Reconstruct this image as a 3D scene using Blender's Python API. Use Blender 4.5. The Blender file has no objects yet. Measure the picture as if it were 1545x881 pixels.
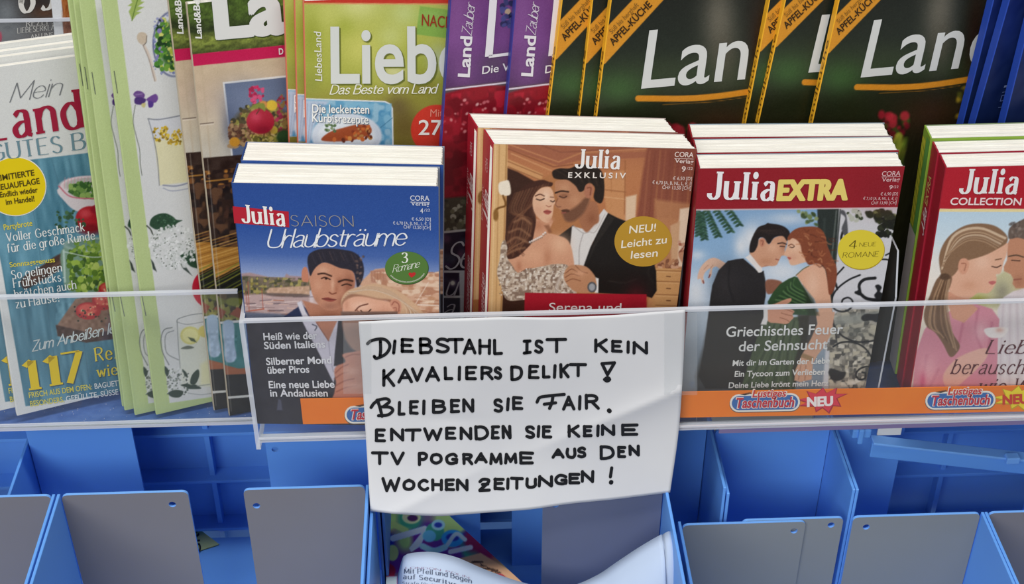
import bpy, bmesh, math, random
import numpy as np
from math import sin, cos, pi, radians, sqrt, atan2
from mathutils import Matrix, Vector

# ------------------------------------------------------------------ camera, world, lamps
F, CX, CY, IW = 2150.0, 772.5, 440.5, 1545.0
PITCH, YAW = radians(35.5), radians(2.5)
CAM = np.array([0.00058, -0.79323, 0.64826])
FW = np.array([sin(YAW)*cos(PITCH), cos(YAW)*cos(PITCH), -sin(PITCH)])
RT = np.array([cos(YAW), -sin(YAW), 0.0]); UP = np.cross(RT, FW)
SC = bpy.context.scene
COL = SC.collection
cd = bpy.data.cameras.new('camera'); cam = bpy.data.objects.new('camera', cd); COL.objects.link(cam)
cd.sensor_width = 36.0; cd.lens = 36.0*F/IW; cd.clip_start = 0.01
cam.matrix_world = Matrix(((RT[0], UP[0], -FW[0], CAM[0]), (RT[1], UP[1], -FW[1], CAM[1]), (RT[2], UP[2], -FW[2], CAM[2]), (0, 0, 0, 1)))
SC.camera = cam
SC.view_settings.view_transform = 'Standard'; SC.view_settings.look = 'None'
SC.view_settings.gamma = 1.0; SC.view_settings.use_curve_mapping = False
SC.view_settings.exposure = -0.04
W = bpy.data.worlds.new('shop'); SC.world = W; W.use_nodes = True
W.node_tree.nodes['Background'].inputs[0].default_value = (0.97, 0.98, 1.0, 1)
W.node_tree.nodes['Background'].inputs[1].default_value = 0.24
def lamp(name, loc, aim, sx, sy, watt, col=(1, 1, 1)):
    l = bpy.data.lights.new(name, 'AREA'); l.shape = 'RECTANGLE'; l.size = sx; l.size_y = sy; l.energy = watt; l.color = col
    o = bpy.data.objects.new(name, l); COL.objects.link(o); o.location = loc
    o.rotation_euler = (Vector(aim)-Vector(loc)).to_track_quat('-Z', 'Y').to_euler()
    return o
lamp('ceiling_tube', (0.15, -0.70, 2.3), (0.0, 0.0, 0.05), 2.2, 0.22, 39, (1.0, 0.985, 0.96))
lamp('aisle_light', (-1.3, -2.5, 1.6), (0.0, 0.0, 0.0), 2.2, 1.2, 52, (1.0, 0.99, 0.98))

# ------------------------------------------------------------------ measuring helpers
def ray(px, py):
    d = FW*F + RT*(px-CX) + UP*(CY-py); return d/np.linalg.norm(d)
def on_plane(px, py, p0, n):
    r = ray(px, py); return CAM + r*(((np.array(p0)-CAM) @ n)/(r @ n))
def at_y(px, py, Y): return on_plane(px, py, (0, Y, 0), np.array([0, 1., 0]))
def at_z(px, py, Z): return on_plane(px, py, (0, 0, Z), np.array([0, 0, 1.]))
def proj(p):
    v = np.asarray(p)-CAM; z = v @ FW
    return np.stack([CX+F*(v @ RT)/z, CY-F*(v @ UP)/z], -1)
def hexc(h): return np.array([int(h[i:i+2], 16)/255 for i in (1, 3, 5)])
def lin(c):
    c = np.clip(np.asarray(c, float), 0, 1); return np.where(c <= .04045, c/12.92, ((c+.055)/1.055)**2.4)
def zm(x0, y0, s): return lambda *p: [(x0+a/s, y0+b/s) for a, b in p]

# ------------------------------------------------------------------ materials
MATS = {}
def mat(name, col, rough=.5, spec=.3, metal=0.0):
    if name in MATS: return MATS[name]
    m = bpy.data.materials.new(name); m.use_nodes = True; b = m.node_tree.nodes['Principled BSDF']
    c = lin(hexc(col)) if isinstance(col, str) else col
    b.inputs['Base Color'].default_value = (*c, 1); b.inputs['Roughness'].default_value = rough
    b.inputs['Specular IOR Level'].default_value = spec; b.inputs['Metallic'].default_value = metal
    MATS[name] = m; return m
def ink(col): return mat('ink_'+col[1:], col, .42, .3)
def noisy(name, c1, c2, scale, rough=.5, spec=.3, bump=0.0, stretch=(1, 1, 1), detail=4, lo=.35, hi=.65):
    m = mat(name, c1, rough, spec); nt = m.node_tree; b = nt.nodes['Principled BSDF']
    tc = nt.nodes.new('ShaderNodeTexCoord'); mp = nt.nodes.new('ShaderNodeMapping'); mp.inputs['Scale'].default_value = stretch
    nz = nt.nodes.new('ShaderNodeTexNoise'); nz.inputs['Scale'].default_value = scale; nz.inputs['Detail'].default_value = detail
    rp = nt.nodes.new('ShaderNodeValToRGB'); rp.color_ramp.elements[0].position = lo; rp.color_ramp.elements[1].position = hi
    rp.color_ramp.elements[0].color = (*lin(hexc(c1)), 1); rp.color_ramp.elements[1].color = (*lin(hexc(c2)), 1)
    nt.links.new(tc.outputs['Object'], mp.inputs[0]); nt.links.new(mp.outputs[0], nz.inputs['Vector'])
    nt.links.new(nz.outputs['Fac'], rp.inputs[0]); nt.links.new(rp.outputs[0], b.inputs['Base Color'])
    if bump:
        bp = nt.nodes.new('ShaderNodeBump'); bp.inputs['Strength'].default_value = bump; bp.inputs['Distance'].default_value = .001
        nt.links.new(nz.outputs['Fac'], bp.inputs['Height']); nt.links.new(bp.outputs[0], b.inputs['Normal'])
    return m
def printed():
    if 'printed_cover' in MATS: return MATS['printed_cover']
    m = mat('printed_cover', '#808080', .4, .3); nt = m.node_tree
    a = nt.nodes.new('ShaderNodeVertexColor'); a.layer_name = 'print'
    nt.links.new(a.outputs[0], nt.nodes['Principled BSDF'].inputs['Base Color']); return m
def acrylic(name, fac_gloss, fac_haze, haze='#e8edf2'):
    m = bpy.data.materials.new(name); m.use_nodes = True; nt = m.node_tree
    for n in list(nt.nodes): nt.nodes.remove(n)
    o = nt.nodes.new('ShaderNodeOutputMaterial'); t = nt.nodes.new('ShaderNodeBsdfTransparent'); g = nt.nodes.new('ShaderNodeBsdfGlossy')
    d = nt.nodes.new('ShaderNodeBsdfDiffuse'); d.inputs[0].default_value = (*lin(hexc(haze)), 1)
    t.inputs[0].default_value = (.985, .99, .99, 1); g.inputs['Roughness'].default_value = .06
    m1 = nt.nodes.new('ShaderNodeMixShader'); m2 = nt.nodes.new('ShaderNodeMixShader')
    m1.inputs[0].default_value = fac_gloss; m2.inputs[0].default_value = fac_haze
    nt.links.new(t.outputs[0], m1.inputs[1]); nt.links.new(g.outputs[0], m1.inputs[2])
    nt.links.new(m1.outputs[0], m2.inputs[1]); nt.links.new(d.outputs[0], m2.inputs[2]); nt.links.new(m2.outputs[0], o.inputs[0])
    MATS[name] = m; return m
ACR = acrylic('clear_acrylic', .022, .016)
ACE = acrylic('acrylic_edge', .12, .62, '#e2e6ee')
TAPE = acrylic('clear_tape', .06, .09)
PAPER = noisy('page_paper', '#f3f1ea', '#e7e4db', 40, .8, .1, 0, (1, 30, 1))
WHITE = mat('white_board', '#e6e6e2', .6, .2)

# ------------------------------------------------------------------ object helpers
def tag(o, label=None, cat=None, group=None, kind=None):
    for k, v in (('label', label), ('category', cat), ('group', group), ('kind', kind)):
        if v: o[k] = v
    return o
def empty(name, M=None, loc=None):
    o = bpy.data.objects.new(name, None); COL.objects.link(o); o.empty_display_size = .02
    if M is not None: o.matrix_world = M
    if loc is not None: o.location = loc
    return o
def link(name, me, parent=None):
    o = bpy.data.objects.new(name, me); COL.objects.link(o)
    if parent is not None: o.parent = parent
    return o
class MB:
    """collects faces with materials and becomes ONE mesh object"""
    def __init__(s): s.v = []; s.f = []; s.m = []; s.mats = []
    def mi(s, m):
        if m not in s.mats: s.mats.append(m)
        return s.mats.index(m)
    def add(s, vs, fs, m):
        b = len(s.v); s.v += [tuple(map(float, p)) for p in vs]; i = s.mi(m)
        for f in fs: s.f.append([b+k for k in f]); s.m.append(i)
    def box(s, a, b, m, M=None):
        (x0, y0, z0), (x1, y1, z1) = a, b
        vs = [(x0, y0, z0), (x1, y0, z0), (x1, y1, z0), (x0, y1, z0), (x0, y0, z1), (x1, y0, z1), (x1, y1, z1), (x0, y1, z1)]
        if M is not None: vs = [tuple(M @ Vector(p)) for p in vs]
        s.add(vs, [(0, 3, 2, 1), (4, 5, 6, 7), (0, 1, 5, 4), (1, 2, 6, 5), (2, 3, 7, 6), (3, 0, 4, 7)], m)
    def build(s, name, parent=None, bevel=0, smooth=False):
        me = bpy.data.meshes.new(name); me.from_pydata(s.v, [], s.f)
        for m in s.mats: me.materials.append(m)
        me.polygons.foreach_set('material_index', s.m)
        if smooth: me.polygons.foreach_set('use_smooth', [True]*len(s.f))
        me.update(); o = link(name, me, parent)
        if bevel:
            md = o.modifiers.new('bevel', 'BEVEL'); md.width = bevel; md.segments = 2; md.limit_method = 'ANGLE'
        return o
def copy_tree(root, M, label, group=None):
    r = root.copy(); COL.objects.link(r); r.matrix_world = M; r['label'] = label
    if group: r['group'] = group
    def rec(a, b):
        for ch in a.children:
            c = ch.copy(); COL.objects.link(c); c.parent = b; c.matrix_parent_inverse = ch.matrix_parent_inverse.copy(); rec(ch, c)
    rec(root, r); return r

# ------------------------------------------------------------------ lettering
SANS = {}
def sans(txt, bold=0.0, sp=1.0):
    k = (txt, bold, sp)
    if k not in SANS:
        c = bpy.data.curves.new('t', 'FONT'); c.body = txt; c.size = 1; c.resolution_u = 5; c.offset = bold; c.space_character = sp; c.fill_mode = 'FRONT'
        o = bpy.data.objects.new('t', c); COL.objects.link(o); dg = bpy.context.evaluated_depsgraph_get(); dg.update()
        me = bpy.data.meshes.new_from_object(o.evaluated_get(dg))
        v = np.array([(p.co.x, p.co.y) for p in me.vertices]).reshape(-1, 2); f = [list(p.vertices) for p in me.polygons]
        bpy.data.objects.remove(o); bpy.data.curves.remove(c); bpy.data.meshes.remove(me)
        if len(v):
            v[:, 1] /= CAPH; x0, x1 = v[:, 0].min(), v[:, 0].max(); v[:, 0] = (v[:, 0]-x0)/max(x1-x0, 1e-6)
        SANS[k] = (v, f, np.zeros(len(v)))
    return SANS[k]
CAPH = 1.0
_v, _f, _d = sans('H'); CAPH = float(_v[:, 1].max()); SANS.clear()
G = {}
for ln in """A .8 0,0 .4,1 .8,0|.14,.35 .66,.35
B .62 0,0 0,1|~0,1 .35,1 .52,.88 .5,.66 .3,.54 0,.54|~.0,.54 .3,.54 .55,.48 .62,.26 .5,.05 .3,0 0,0
C .7 ~.68,.82 .5,.98 .28,.97 .06,.75 .02,.45 .1,.17 .32,.01 .52,.02 .7,.17
D .72 0,0 0,1|~0,1 .3,1 .6,.85 .72,.5 .6,.15 .3,0 0,0
E .55 .55,1 0,1 0,0 .55,0|0,.53 .45,.53
F .52 .52,1 0,1 0,0|0,.52 .42,.52
G .75 ~.7,.82 .5,.98 .28,.97 .06,.75 .02,.45 .1,.17 .32,.01 .55,.02 .72,.15|.72,.12 .72,.45 .45,.45
H .68 0,0 0,1|.68,0 .68,1|0,.52 .68,.52
I .08 .04,0 .04,1
J .42 ~.42,1 .42,.25 .34,.05 .17,0 .03,.1 .02,.2
K .65 0,0 0,1|.62,1 0,.42|.2,.58 .65,0
L .5 0,1 0,0 .5,0
M .85 0,0 .06,1 .42,.15 .8,1 .85,0
N .7 0,0 0,1 .7,0 .7,1
O .8 ~.4,1 .1,.85 0,.5 .1,.15 .4,0 .7,.15 .8,.5 .7,.85 .4,1
P .58 0,0 0,1|~0,1 .35,1 .56,.88 .56,.65 .35,.5 0,.5
R .64 0,0 0,1|~0,1 .35,1 .56,.88 .54,.66 .35,.53 0,.52|.28,.52 .64,0
S .55 ~.5,.85 .35,.98 .15,.96 .04,.8 .1,.6 .4,.45 .53,.28 .45,.06 .25,0 .02,.12
T .65 0,1 .65,1|.325,1 .325,0
U .68 ~0,1 0,.6 0,.3 .1,.06 .34,0 .58,.06 .68,.3 .68,.6 .68,1
V .72 0,1 .36,0 .72,1
W 1. 0,1 .25,0 .5,.85 .75,0 1,1
X .65 0,1 .65,0|.65,1 0,0
Y .65 0,1 .32,.5 .65,1|.32,.5 .32,0
Z .6 0,1 .6,1 0,0 .6,0
a .5 ~.05,.55 .2,.66 .38,.62 .42,.45 .42,.2 .44,.05 .52,0|~.42,.38 .2,.36 .02,.22 .06,.05 .2,0 .36,.08 .42,.18
b .52 0,1 0,0|~0,.45 .12,.62 .3,.66 .48,.5 .5,.3 .42,.08 .25,0 .08,.05 0,.18
c .46 ~.44,.54 .3,.66 .14,.62 .02,.4 .05,.15 .2,0 .34,.02 .46,.14
d .52 .5,1 .5,0|~.5,.45 .38,.62 .22,.66 .03,.5 0,.3 .08,.08 .25,0 .42,.05 .5,.18
e .5 ~.03,.34 .48,.36 .44,.55 .28,.66 .1,.58 .02,.36 .06,.12 .24,0 .4,.04 .48,.14
f .34 ~.34,.95 .24,1 .15,.93 .13,.75 .13,.3 .13,0|0,.64 .3,.64
g .52 ~.5,.45 .38,.62 .22,.66 .03,.5 0,.3 .08,.08 .25,0 .42,.05 .5,.18|~.5,.64 .5,.2 .5,-.1 .4,-.28 .2,-.3 .04,-.2
h .5 0,1 0,0|~0,.4 .12,.6 .3,.66 .46,.56 .48,.35 .48,0
i .08 .04,.66 .04,0|.04,.86 .04,.93
k .48 0,1 0,0|.44,.66 0,.25|.15,.38 .48,0
l .08 .04,1 .04,0
m .82 0,.66 0,0|~0,.4 .1,.6 .24,.66 .38,.55 .4,.35 .4,0|~.4,.4 .5,.6 .64,.66 .78,.55 .8,.35 .8,0
n .5 0,.66 0,0|~0,.4 .12,.6 .3,.66 .46,.56 .48,.35 .48,0
o .52 ~.26,.66 .06,.56 0,.33 .06,.1 .26,0 .46,.1 .52,.33 .46,.56 .26,.66
p .52 0,.66 0,-.3|~0,.45 .12,.62 .3,.66 .48,.5 .5,.3 .42,.08 .25,0 .08,.05 0,.18
r .34 0,.66 0,0|~0,.35 .08,.56 .2,.66 .34,.62
s .42 ~.38,.56 .24,.66 .1,.62 .04,.48 .12,.37 .32,.28 .4,.15 .3,.02 .15,0 .02,.1
t .34 ~.13,.88 .13,.5 .13,.15 .2,.02 .34,.04|0,.64 .32,.64
u .5 ~0,.66 0,.3 .04,.08 .2,0 .38,.08 .48,.28|.48,.66 .48,0
v .5 0,.66 .25,0 .5,.66
w .74 0,.66 .18,0 .37,.6 .55,0 .74,.66
y .5 0,.66 .26,0|.5,.66 .2,-.12 .05,-.28
j .2 ~.16,.66 .16,.2 .16,-.1 .08,-.27 0,-.28|.16,.86 .16,.93
x .48 0,.66 .48,0|.48,.66 0,0
z .44 0,.66 .44,.66 0,0 .44,0
ß .5 ~0,0 0,.5 0,.8 .1,.98 .26,1 .4,.88 .36,.68 .24,.55 .42,.4 .48,.2 .38,.02 .2,.02
1 .3 .0,.82 .17,1 .17,0
2 .52 ~.03,.75 .12,.95 .3,1 .46,.88 .46,.68 .3,.42 .02,.02|.02,.0 .52,.0
3 .5 ~.04,.85 .2,1 .42,.92 .44,.7 .3,.55 .18,.53|~.18,.53 .38,.5 .5,.3 .4,.06 .2,0 .02,.12
4 .55 .38,0 .38,1 0,.3 .55,.3
5 .5 .46,1 .1,1 .06,.58|~.06,.58 .25,.64 .46,.5 .48,.25 .36,.05 .16,0 .02,.1
6 .55 ~.46,.98 .22,.85 .04,.5 .04,.2 .2,0 .4,.04 .53,.25 .46,.5 .28,.6 .1,.48 .04,.3
7 .5 0,1 .5,1 .15,0
8 .52 ~.26,.54 .08,.66 .06,.85 .26,1 .46,.85 .44,.66 .26,.54 .06,.42 .02,.2 .26,0 .5,.2 .46,.42 .26,.54
9 .55 ~.1,.02 .34,.15 .52,.5 .52,.8 .36,1 .16,.96 .02,.75 .1,.5 .28,.4 .46,.52 .52,.7
- .3 0,.35 .3,.35
! .08 .04,1 .04,.3|.04,.06 .04,0
. .08 .04,.05 .04,0
, .1 .06,.06 .02,-.14""".split('\n'):
    k, w, d = ln.split(' ', 2)
    G[k] = (float(w), [(s[0] == '~', [tuple(map(float, q.split(','))) for q in s.lstrip('~').split(' ')]) for s in d.split('|')])
for k, b in (('ä', 'a'), ('ö', 'o'), ('ü', 'u'), ('Ü', 'U'), ('Ä', 'A'), ('Ö', 'O')):
    w, st = G[b]; y = .86 if b not in 'UAO' else 1.18
    G[k] = (w, st+[(False, [(w*.28, y), (w*.28, y+.05)]), (False, [(w*.75, y), (w*.75, y+.05)])])
w_, st_ = G['i']; G['ı'] = (w_, st_[:1])
def spline(P, n=6, closed=False):
    P = np.asarray(P, float)
    if len(P) < 3: return P
    closed = closed or np.allclose(P[0], P[-1])
    Q = np.vstack([P[-2], P, P[1]]) if closed and np.allclose(P[0], P[-1]) else np.vstack([2*P[0]-P[1], P, 2*P[-1]-P[-2]])
    out = []
    t = np.linspace(0, 1, n, endpoint=False)[:, None]
    for i in range(1, len(Q)-2):
        p0, p1, p2, p3 = Q[i-1:i+3]
        out.append(.5*((2*p1)+(-p0+p2)*t+(2*p0-5*p1+4*p2-p3)*t**2+(-p0+3*p1-3*p2+p3)*t**3))
    return np.vstack(out+[Q[-2][None]])
def ribbon(P, wf, cap=False):
    """a polyline as a strip of quads; wf(angle)->width"""
    P = np.asarray(P, float); keep = [0]+[i for i in range(1, len(P)) if np.linalg.norm(P[i]-P[i-1]) > 1e-6]; P = P[keep]
    V, Fc = [], []
    if len(P) < 2: return V, Fc
    d = np.diff(P, axis=0); d /= np.linalg.norm(d, axis=1)[:, None]
    # split at sharp corners
    runs, cur = [], [0]
    for i in range(1, len(P)-1):
        cur.append(i)
        if d[i-1] @ d[i] < .6: runs.append(cur); cur = [i]
    cur.append(len(P)-1); runs.append(cur)
    for r in runs:
        b = len(V)
        for j, i in enumerate(r):
            t = d[i-1] if j == len(r)-1 else d[i]
            if 0 < j < len(r)-1: t = d[i-1]+d[i]; t = t/np.linalg.norm(t)
            h = wf(atan2(t[1], t[0]))/2; n = np.array([-t[1], t[0]])*h
            V += [P[i]+n, P[i]-n]
        for j in range(len(r)-1): Fc.append([b+2*j, b+2*j+1, b+2*j+3, b+2*j+2])
    if cap:
        for i in sorted({q for r in runs for q in (r[0], r[-1])}):
            t = d[min(i, len(d)-1)]; h = wf(atan2(t[1], t[0]))/2; b = len(V)
            V += [P[i]+h*np.array([cos(a), sin(a)]) for a in np.linspace(0, 2*pi, 10, endpoint=False)]; Fc.append(list(range(b, b+10)))
    return V, Fc
STY = dict(serif=(.15, .05, True, 0, False, .17), bodoni=(.22, .06, True, 0, False, .2), script=(.085, .05, False, .3, True, .05), hair=(.05, .03, False, .35, True, .08),
           italic=(.11, .05, True, .22, False, .15), heavy=(.2, .13, False, .0, False, .16), brush=(.13, .09, False, .28, True, .12), marker=(.13, .13, False, 0, True, .2), thin=(.07, .05, False, 0, False, .2), masthead=(.19, .06, True, 0, False, .17), tall=(.135, .04, True, 0, False, .14))
def strokes(txt, style):
    th, tn, ser, sl, cap, gap = STY[style]; V, Fc, Dz = [], [], []; x = 0; npart = 0
    wf = lambda a: tn+(th-tn)*abs(sin(a))**1.2
    for ch in txt:
        if ch == ' ': x += .36; continue
        w, st = G[ch]
        for sm, P in st:
            Q = spline(P) if sm else np.asarray(P, float)
            parts = [ribbon(Q+[x, 0], wf, cap)]
            dot = not sm and len(P) == 2 and abs(P[0][1]-P[1][1]) < .12 and abs(P[0][0]-P[1][0]) < .05
            if dot and th > .04: parts = [([np.mean(Q, 0)+[x, 0]+th*.62*np.array([cos(t)*.9, sin(t)]) for t in np.linspace(0, 2*pi, 14, endpoint=False)], [list(range(14))])]
            elif ser and not sm or ser and ch in 'JUh':
                for e, o in ((Q[0], Q[1]), (Q[-1], Q[-2])):
                    if abs(e[0]-o[0]) < .35*abs(e[1]-o[1]) and (abs(e[1]) < .02 or e[1] > .6 or e[1] < -.25):
                        q = np.array([[e[0]-th*.5-.045, e[1]], [e[0]+th*.5+.045, e[1]]])
                        if ch in '1' and e[1] > .5: continue
                        parts.append(ribbon(q+[x, tn/2*(1 if e[1] < .3 else -1)], lambda a: tn*1.1))
            for v, f in parts:
                b = len(V); V += list(v); Fc += [[b+i for i in q] for q in f]; Dz += [npart*5e-6]*len(v); npart += 1
        x += w+gap+(th*.6 if ser else 0)
    V = np.array(V); V[:, 0] += sl*V[:, 1]
    V[:, 0] = (V[:, 0]-V[:, 0].min())/max(np.ptp(V[:, 0]), 1e-6); return V, Fc, np.array(Dz) % 8e-5

# ------------------------------------------------------------------ cover artwork: colours laid on a fine grid of the cover
def vnoise(x, y, sc, seed=0):
    x = x/sc; y = y/sc; xi = np.floor(x).astype(np.int64); yi = np.floor(y).astype(np.int64); fx = x-xi; fy = y-yi
    fx = fx*fx*(3-2*fx); fy = fy*fy*(3-2*fy)
    def h(a, b):
        n = (a*374761393+b*668265263+seed*974634777) & 0x7fffffff; n = ((n ^ (n >> 13))*1274126177) & 0x7fffffff
        return ((n ^ (n >> 16)) & 0xffff)/65535.
    return (h(xi, yi)*(1-fx)+h(xi+1, yi)*fx)*(1-fy)+(h(xi, yi+1)*(1-fx)+h(xi+1, yi+1)*fx)*fy
class Art:
    """sizes and places are read off the printed picture; the result is stored on the cover itself"""
    def __init__(s, X, Y): s.X, s.Y = X, Y; s.C = np.zeros((len(X), 3))+.5
    def mix(s, idx, a, col):
        c = hexc(col) if isinstance(col, str) else col; s.C[idx] = s.C[idx]*(1-a[:, None])+c*a[:, None]
    def box(s, x0, y0, x1, y1): return np.nonzero((s.X >= x0) & (s.X <= x1) & (s.Y >= y0) & (s.Y <= y1))[0]
    def fill(s, col): s.C[:] = hexc(col)
    def grad(s, stops, k=0.0):
        t = s.Y+k*s.X; ys = [a for a, _ in stops]; cs = np.array([hexc(c) for _, c in stops])
        for i in range(3): s.C[:, i] = np.interp(t, ys, cs[:, i])
    def poly(s, pts, col, soft=.8, a=1.0, sm=True, n=5):
        P = np.asarray(pts, float)
        if sm and len(P) > 3: P = spline(np.vstack([P, P[:1]]), n)[:-1]
        m = soft*1.5+1; idx = s.box(P[:, 0].min()-m, P[:, 1].min()-m, P[:, 0].max()+m, P[:, 1].max()+m)
        if not len(idx): return
        x, y = s.X[idx], s.Y[idx]; ins = np.zeros(len(idx), bool); dd = np.full(len(idx), 1e9)
        for p, q in zip(P, np.roll(P, -1, 0)):
            e = q-p; L = e @ e
            if L < 1e-9: continue
            t = np.clip(((x-p[0])*e[0]+(y-p[1])*e[1])/L, 0, 1); dd = np.minimum(dd, (x-p[0]-t*e[0])**2+(y-p[1]-t*e[1])**2)
            if q[1] != p[1]:
                c = ((p[1] > y) != (q[1] > y)); ins ^= c & (x < (e[0])*(y-p[1])/(e[1])+p[0])
        sd = np.sqrt(dd)*np.where(ins, 1, -1); s.mix(idx, a*np.clip(sd/(2*soft)+.5, 0, 1), col)
    def line(s, pts, w, col, soft=.7, a=1.0, sm=True):
        P = spline(pts, 5) if sm and len(pts) > 2 else np.asarray(pts, float); m = w+soft*2
        idx = s.box(P[:, 0].min()-m, P[:, 1].min()-m, P[:, 0].max()+m, P[:, 1].max()+m)
        if not len(idx): return
        x, y = s.X[idx], s.Y[idx]; dd = np.full(len(idx), 1e9)
        for p, q in zip(P[:-1], P[1:]):
            e = q-p; L = max(e @ e, 1e-9); t = np.clip(((x-p[0])*e[0]+(y-p[1])*e[1])/L, 0, 1)
            dd = np.minimum(dd, (x-p[0]-t*e[0])**2+(y-p[1]-t*e[1])**2)
        s.mix(idx, a*np.clip((w/2-np.sqrt(dd))/(2*soft)+.5, 0, 1), col)
    def ell(s, cx, cy, rx, ry, col, soft=.8, a=1.0, rot=0):
        r = max(rx, ry)+soft*2; idx = s.box(cx-r, cy-r, cx+r, cy+r)
        if not len(idx): return
        x, y = s.X[idx]-cx, s.Y[idx]-cy; c_, s_ = cos(rot), sin(rot); x, y = x*c_+y*s_, -x*s_+y*c_
        q = np.sqrt((x/rx)**2+(y/ry)**2); s.mix(idx, a*np.clip((1-q)*min(rx, ry)/(2*soft)+.5, 0, 1), col)
    def glow(s, cx, cy, rx, ry, col, a=1.0):
        idx = s.box(cx-2.5*rx, cy-2.5*ry, cx+2.5*rx, cy+2.5*ry)
        s.mix(idx, a*np.exp(-((s.X[idx]-cx)/rx)**2-((s.Y[idx]-cy)/ry)**2), col)
    def noise(s, x0, y0, x1, y1, sc, amp, seed=0, sx=1.0):
        idx = s.box(x0, y0, x1, y1); s.C[idx] += amp*(vnoise(s.X[idx]*sx, s.Y[idx], sc, seed)-.5)[:, None]*2
    def blotch(s, pts, cols, sc, seed=0, soft=1.2, thr=.5, sx=1.0):
        """patches of several colours kept inside an outline"""
        P = np.asarray(pts, float); idx = s.box(P[:, 0].min(), P[:, 1].min(), P[:, 0].max(), P[:, 1].max())
        keep = s.C.copy()
        for k, c in enumerate(cols):
            v = vnoise(s.X[idx]*sx, s.Y[idx], sc, seed+17*k); s.mix(idx, np.clip((v-thr)*6, 0, 1), c)
        new = s.C; s.C = keep; m = Art(s.X, s.Y); m.C[:] = 0; m.poly(pts, np.ones(3), soft, 1.0, len(pts) > 6); a = m.C[:, :1]
        s.C = s.C*(1-a)+new*a
    def dots(s, n, x0, y0, x1, y1, r0, r1, cols, seed=0, soft=.5, a=1.0, ok=None):
        R = random.Random(seed)
        for _ in range(n):
            x, y = R.uniform(x0, x1), R.uniform(y0, y1)
            if ok and not ok(x, y): continue
            r = R.uniform(r0, r1); s.ell(x, y, r, r*R.uniform(.6, 1), R.choice(cols), soft, a, R.uniform(0, 3))

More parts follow.
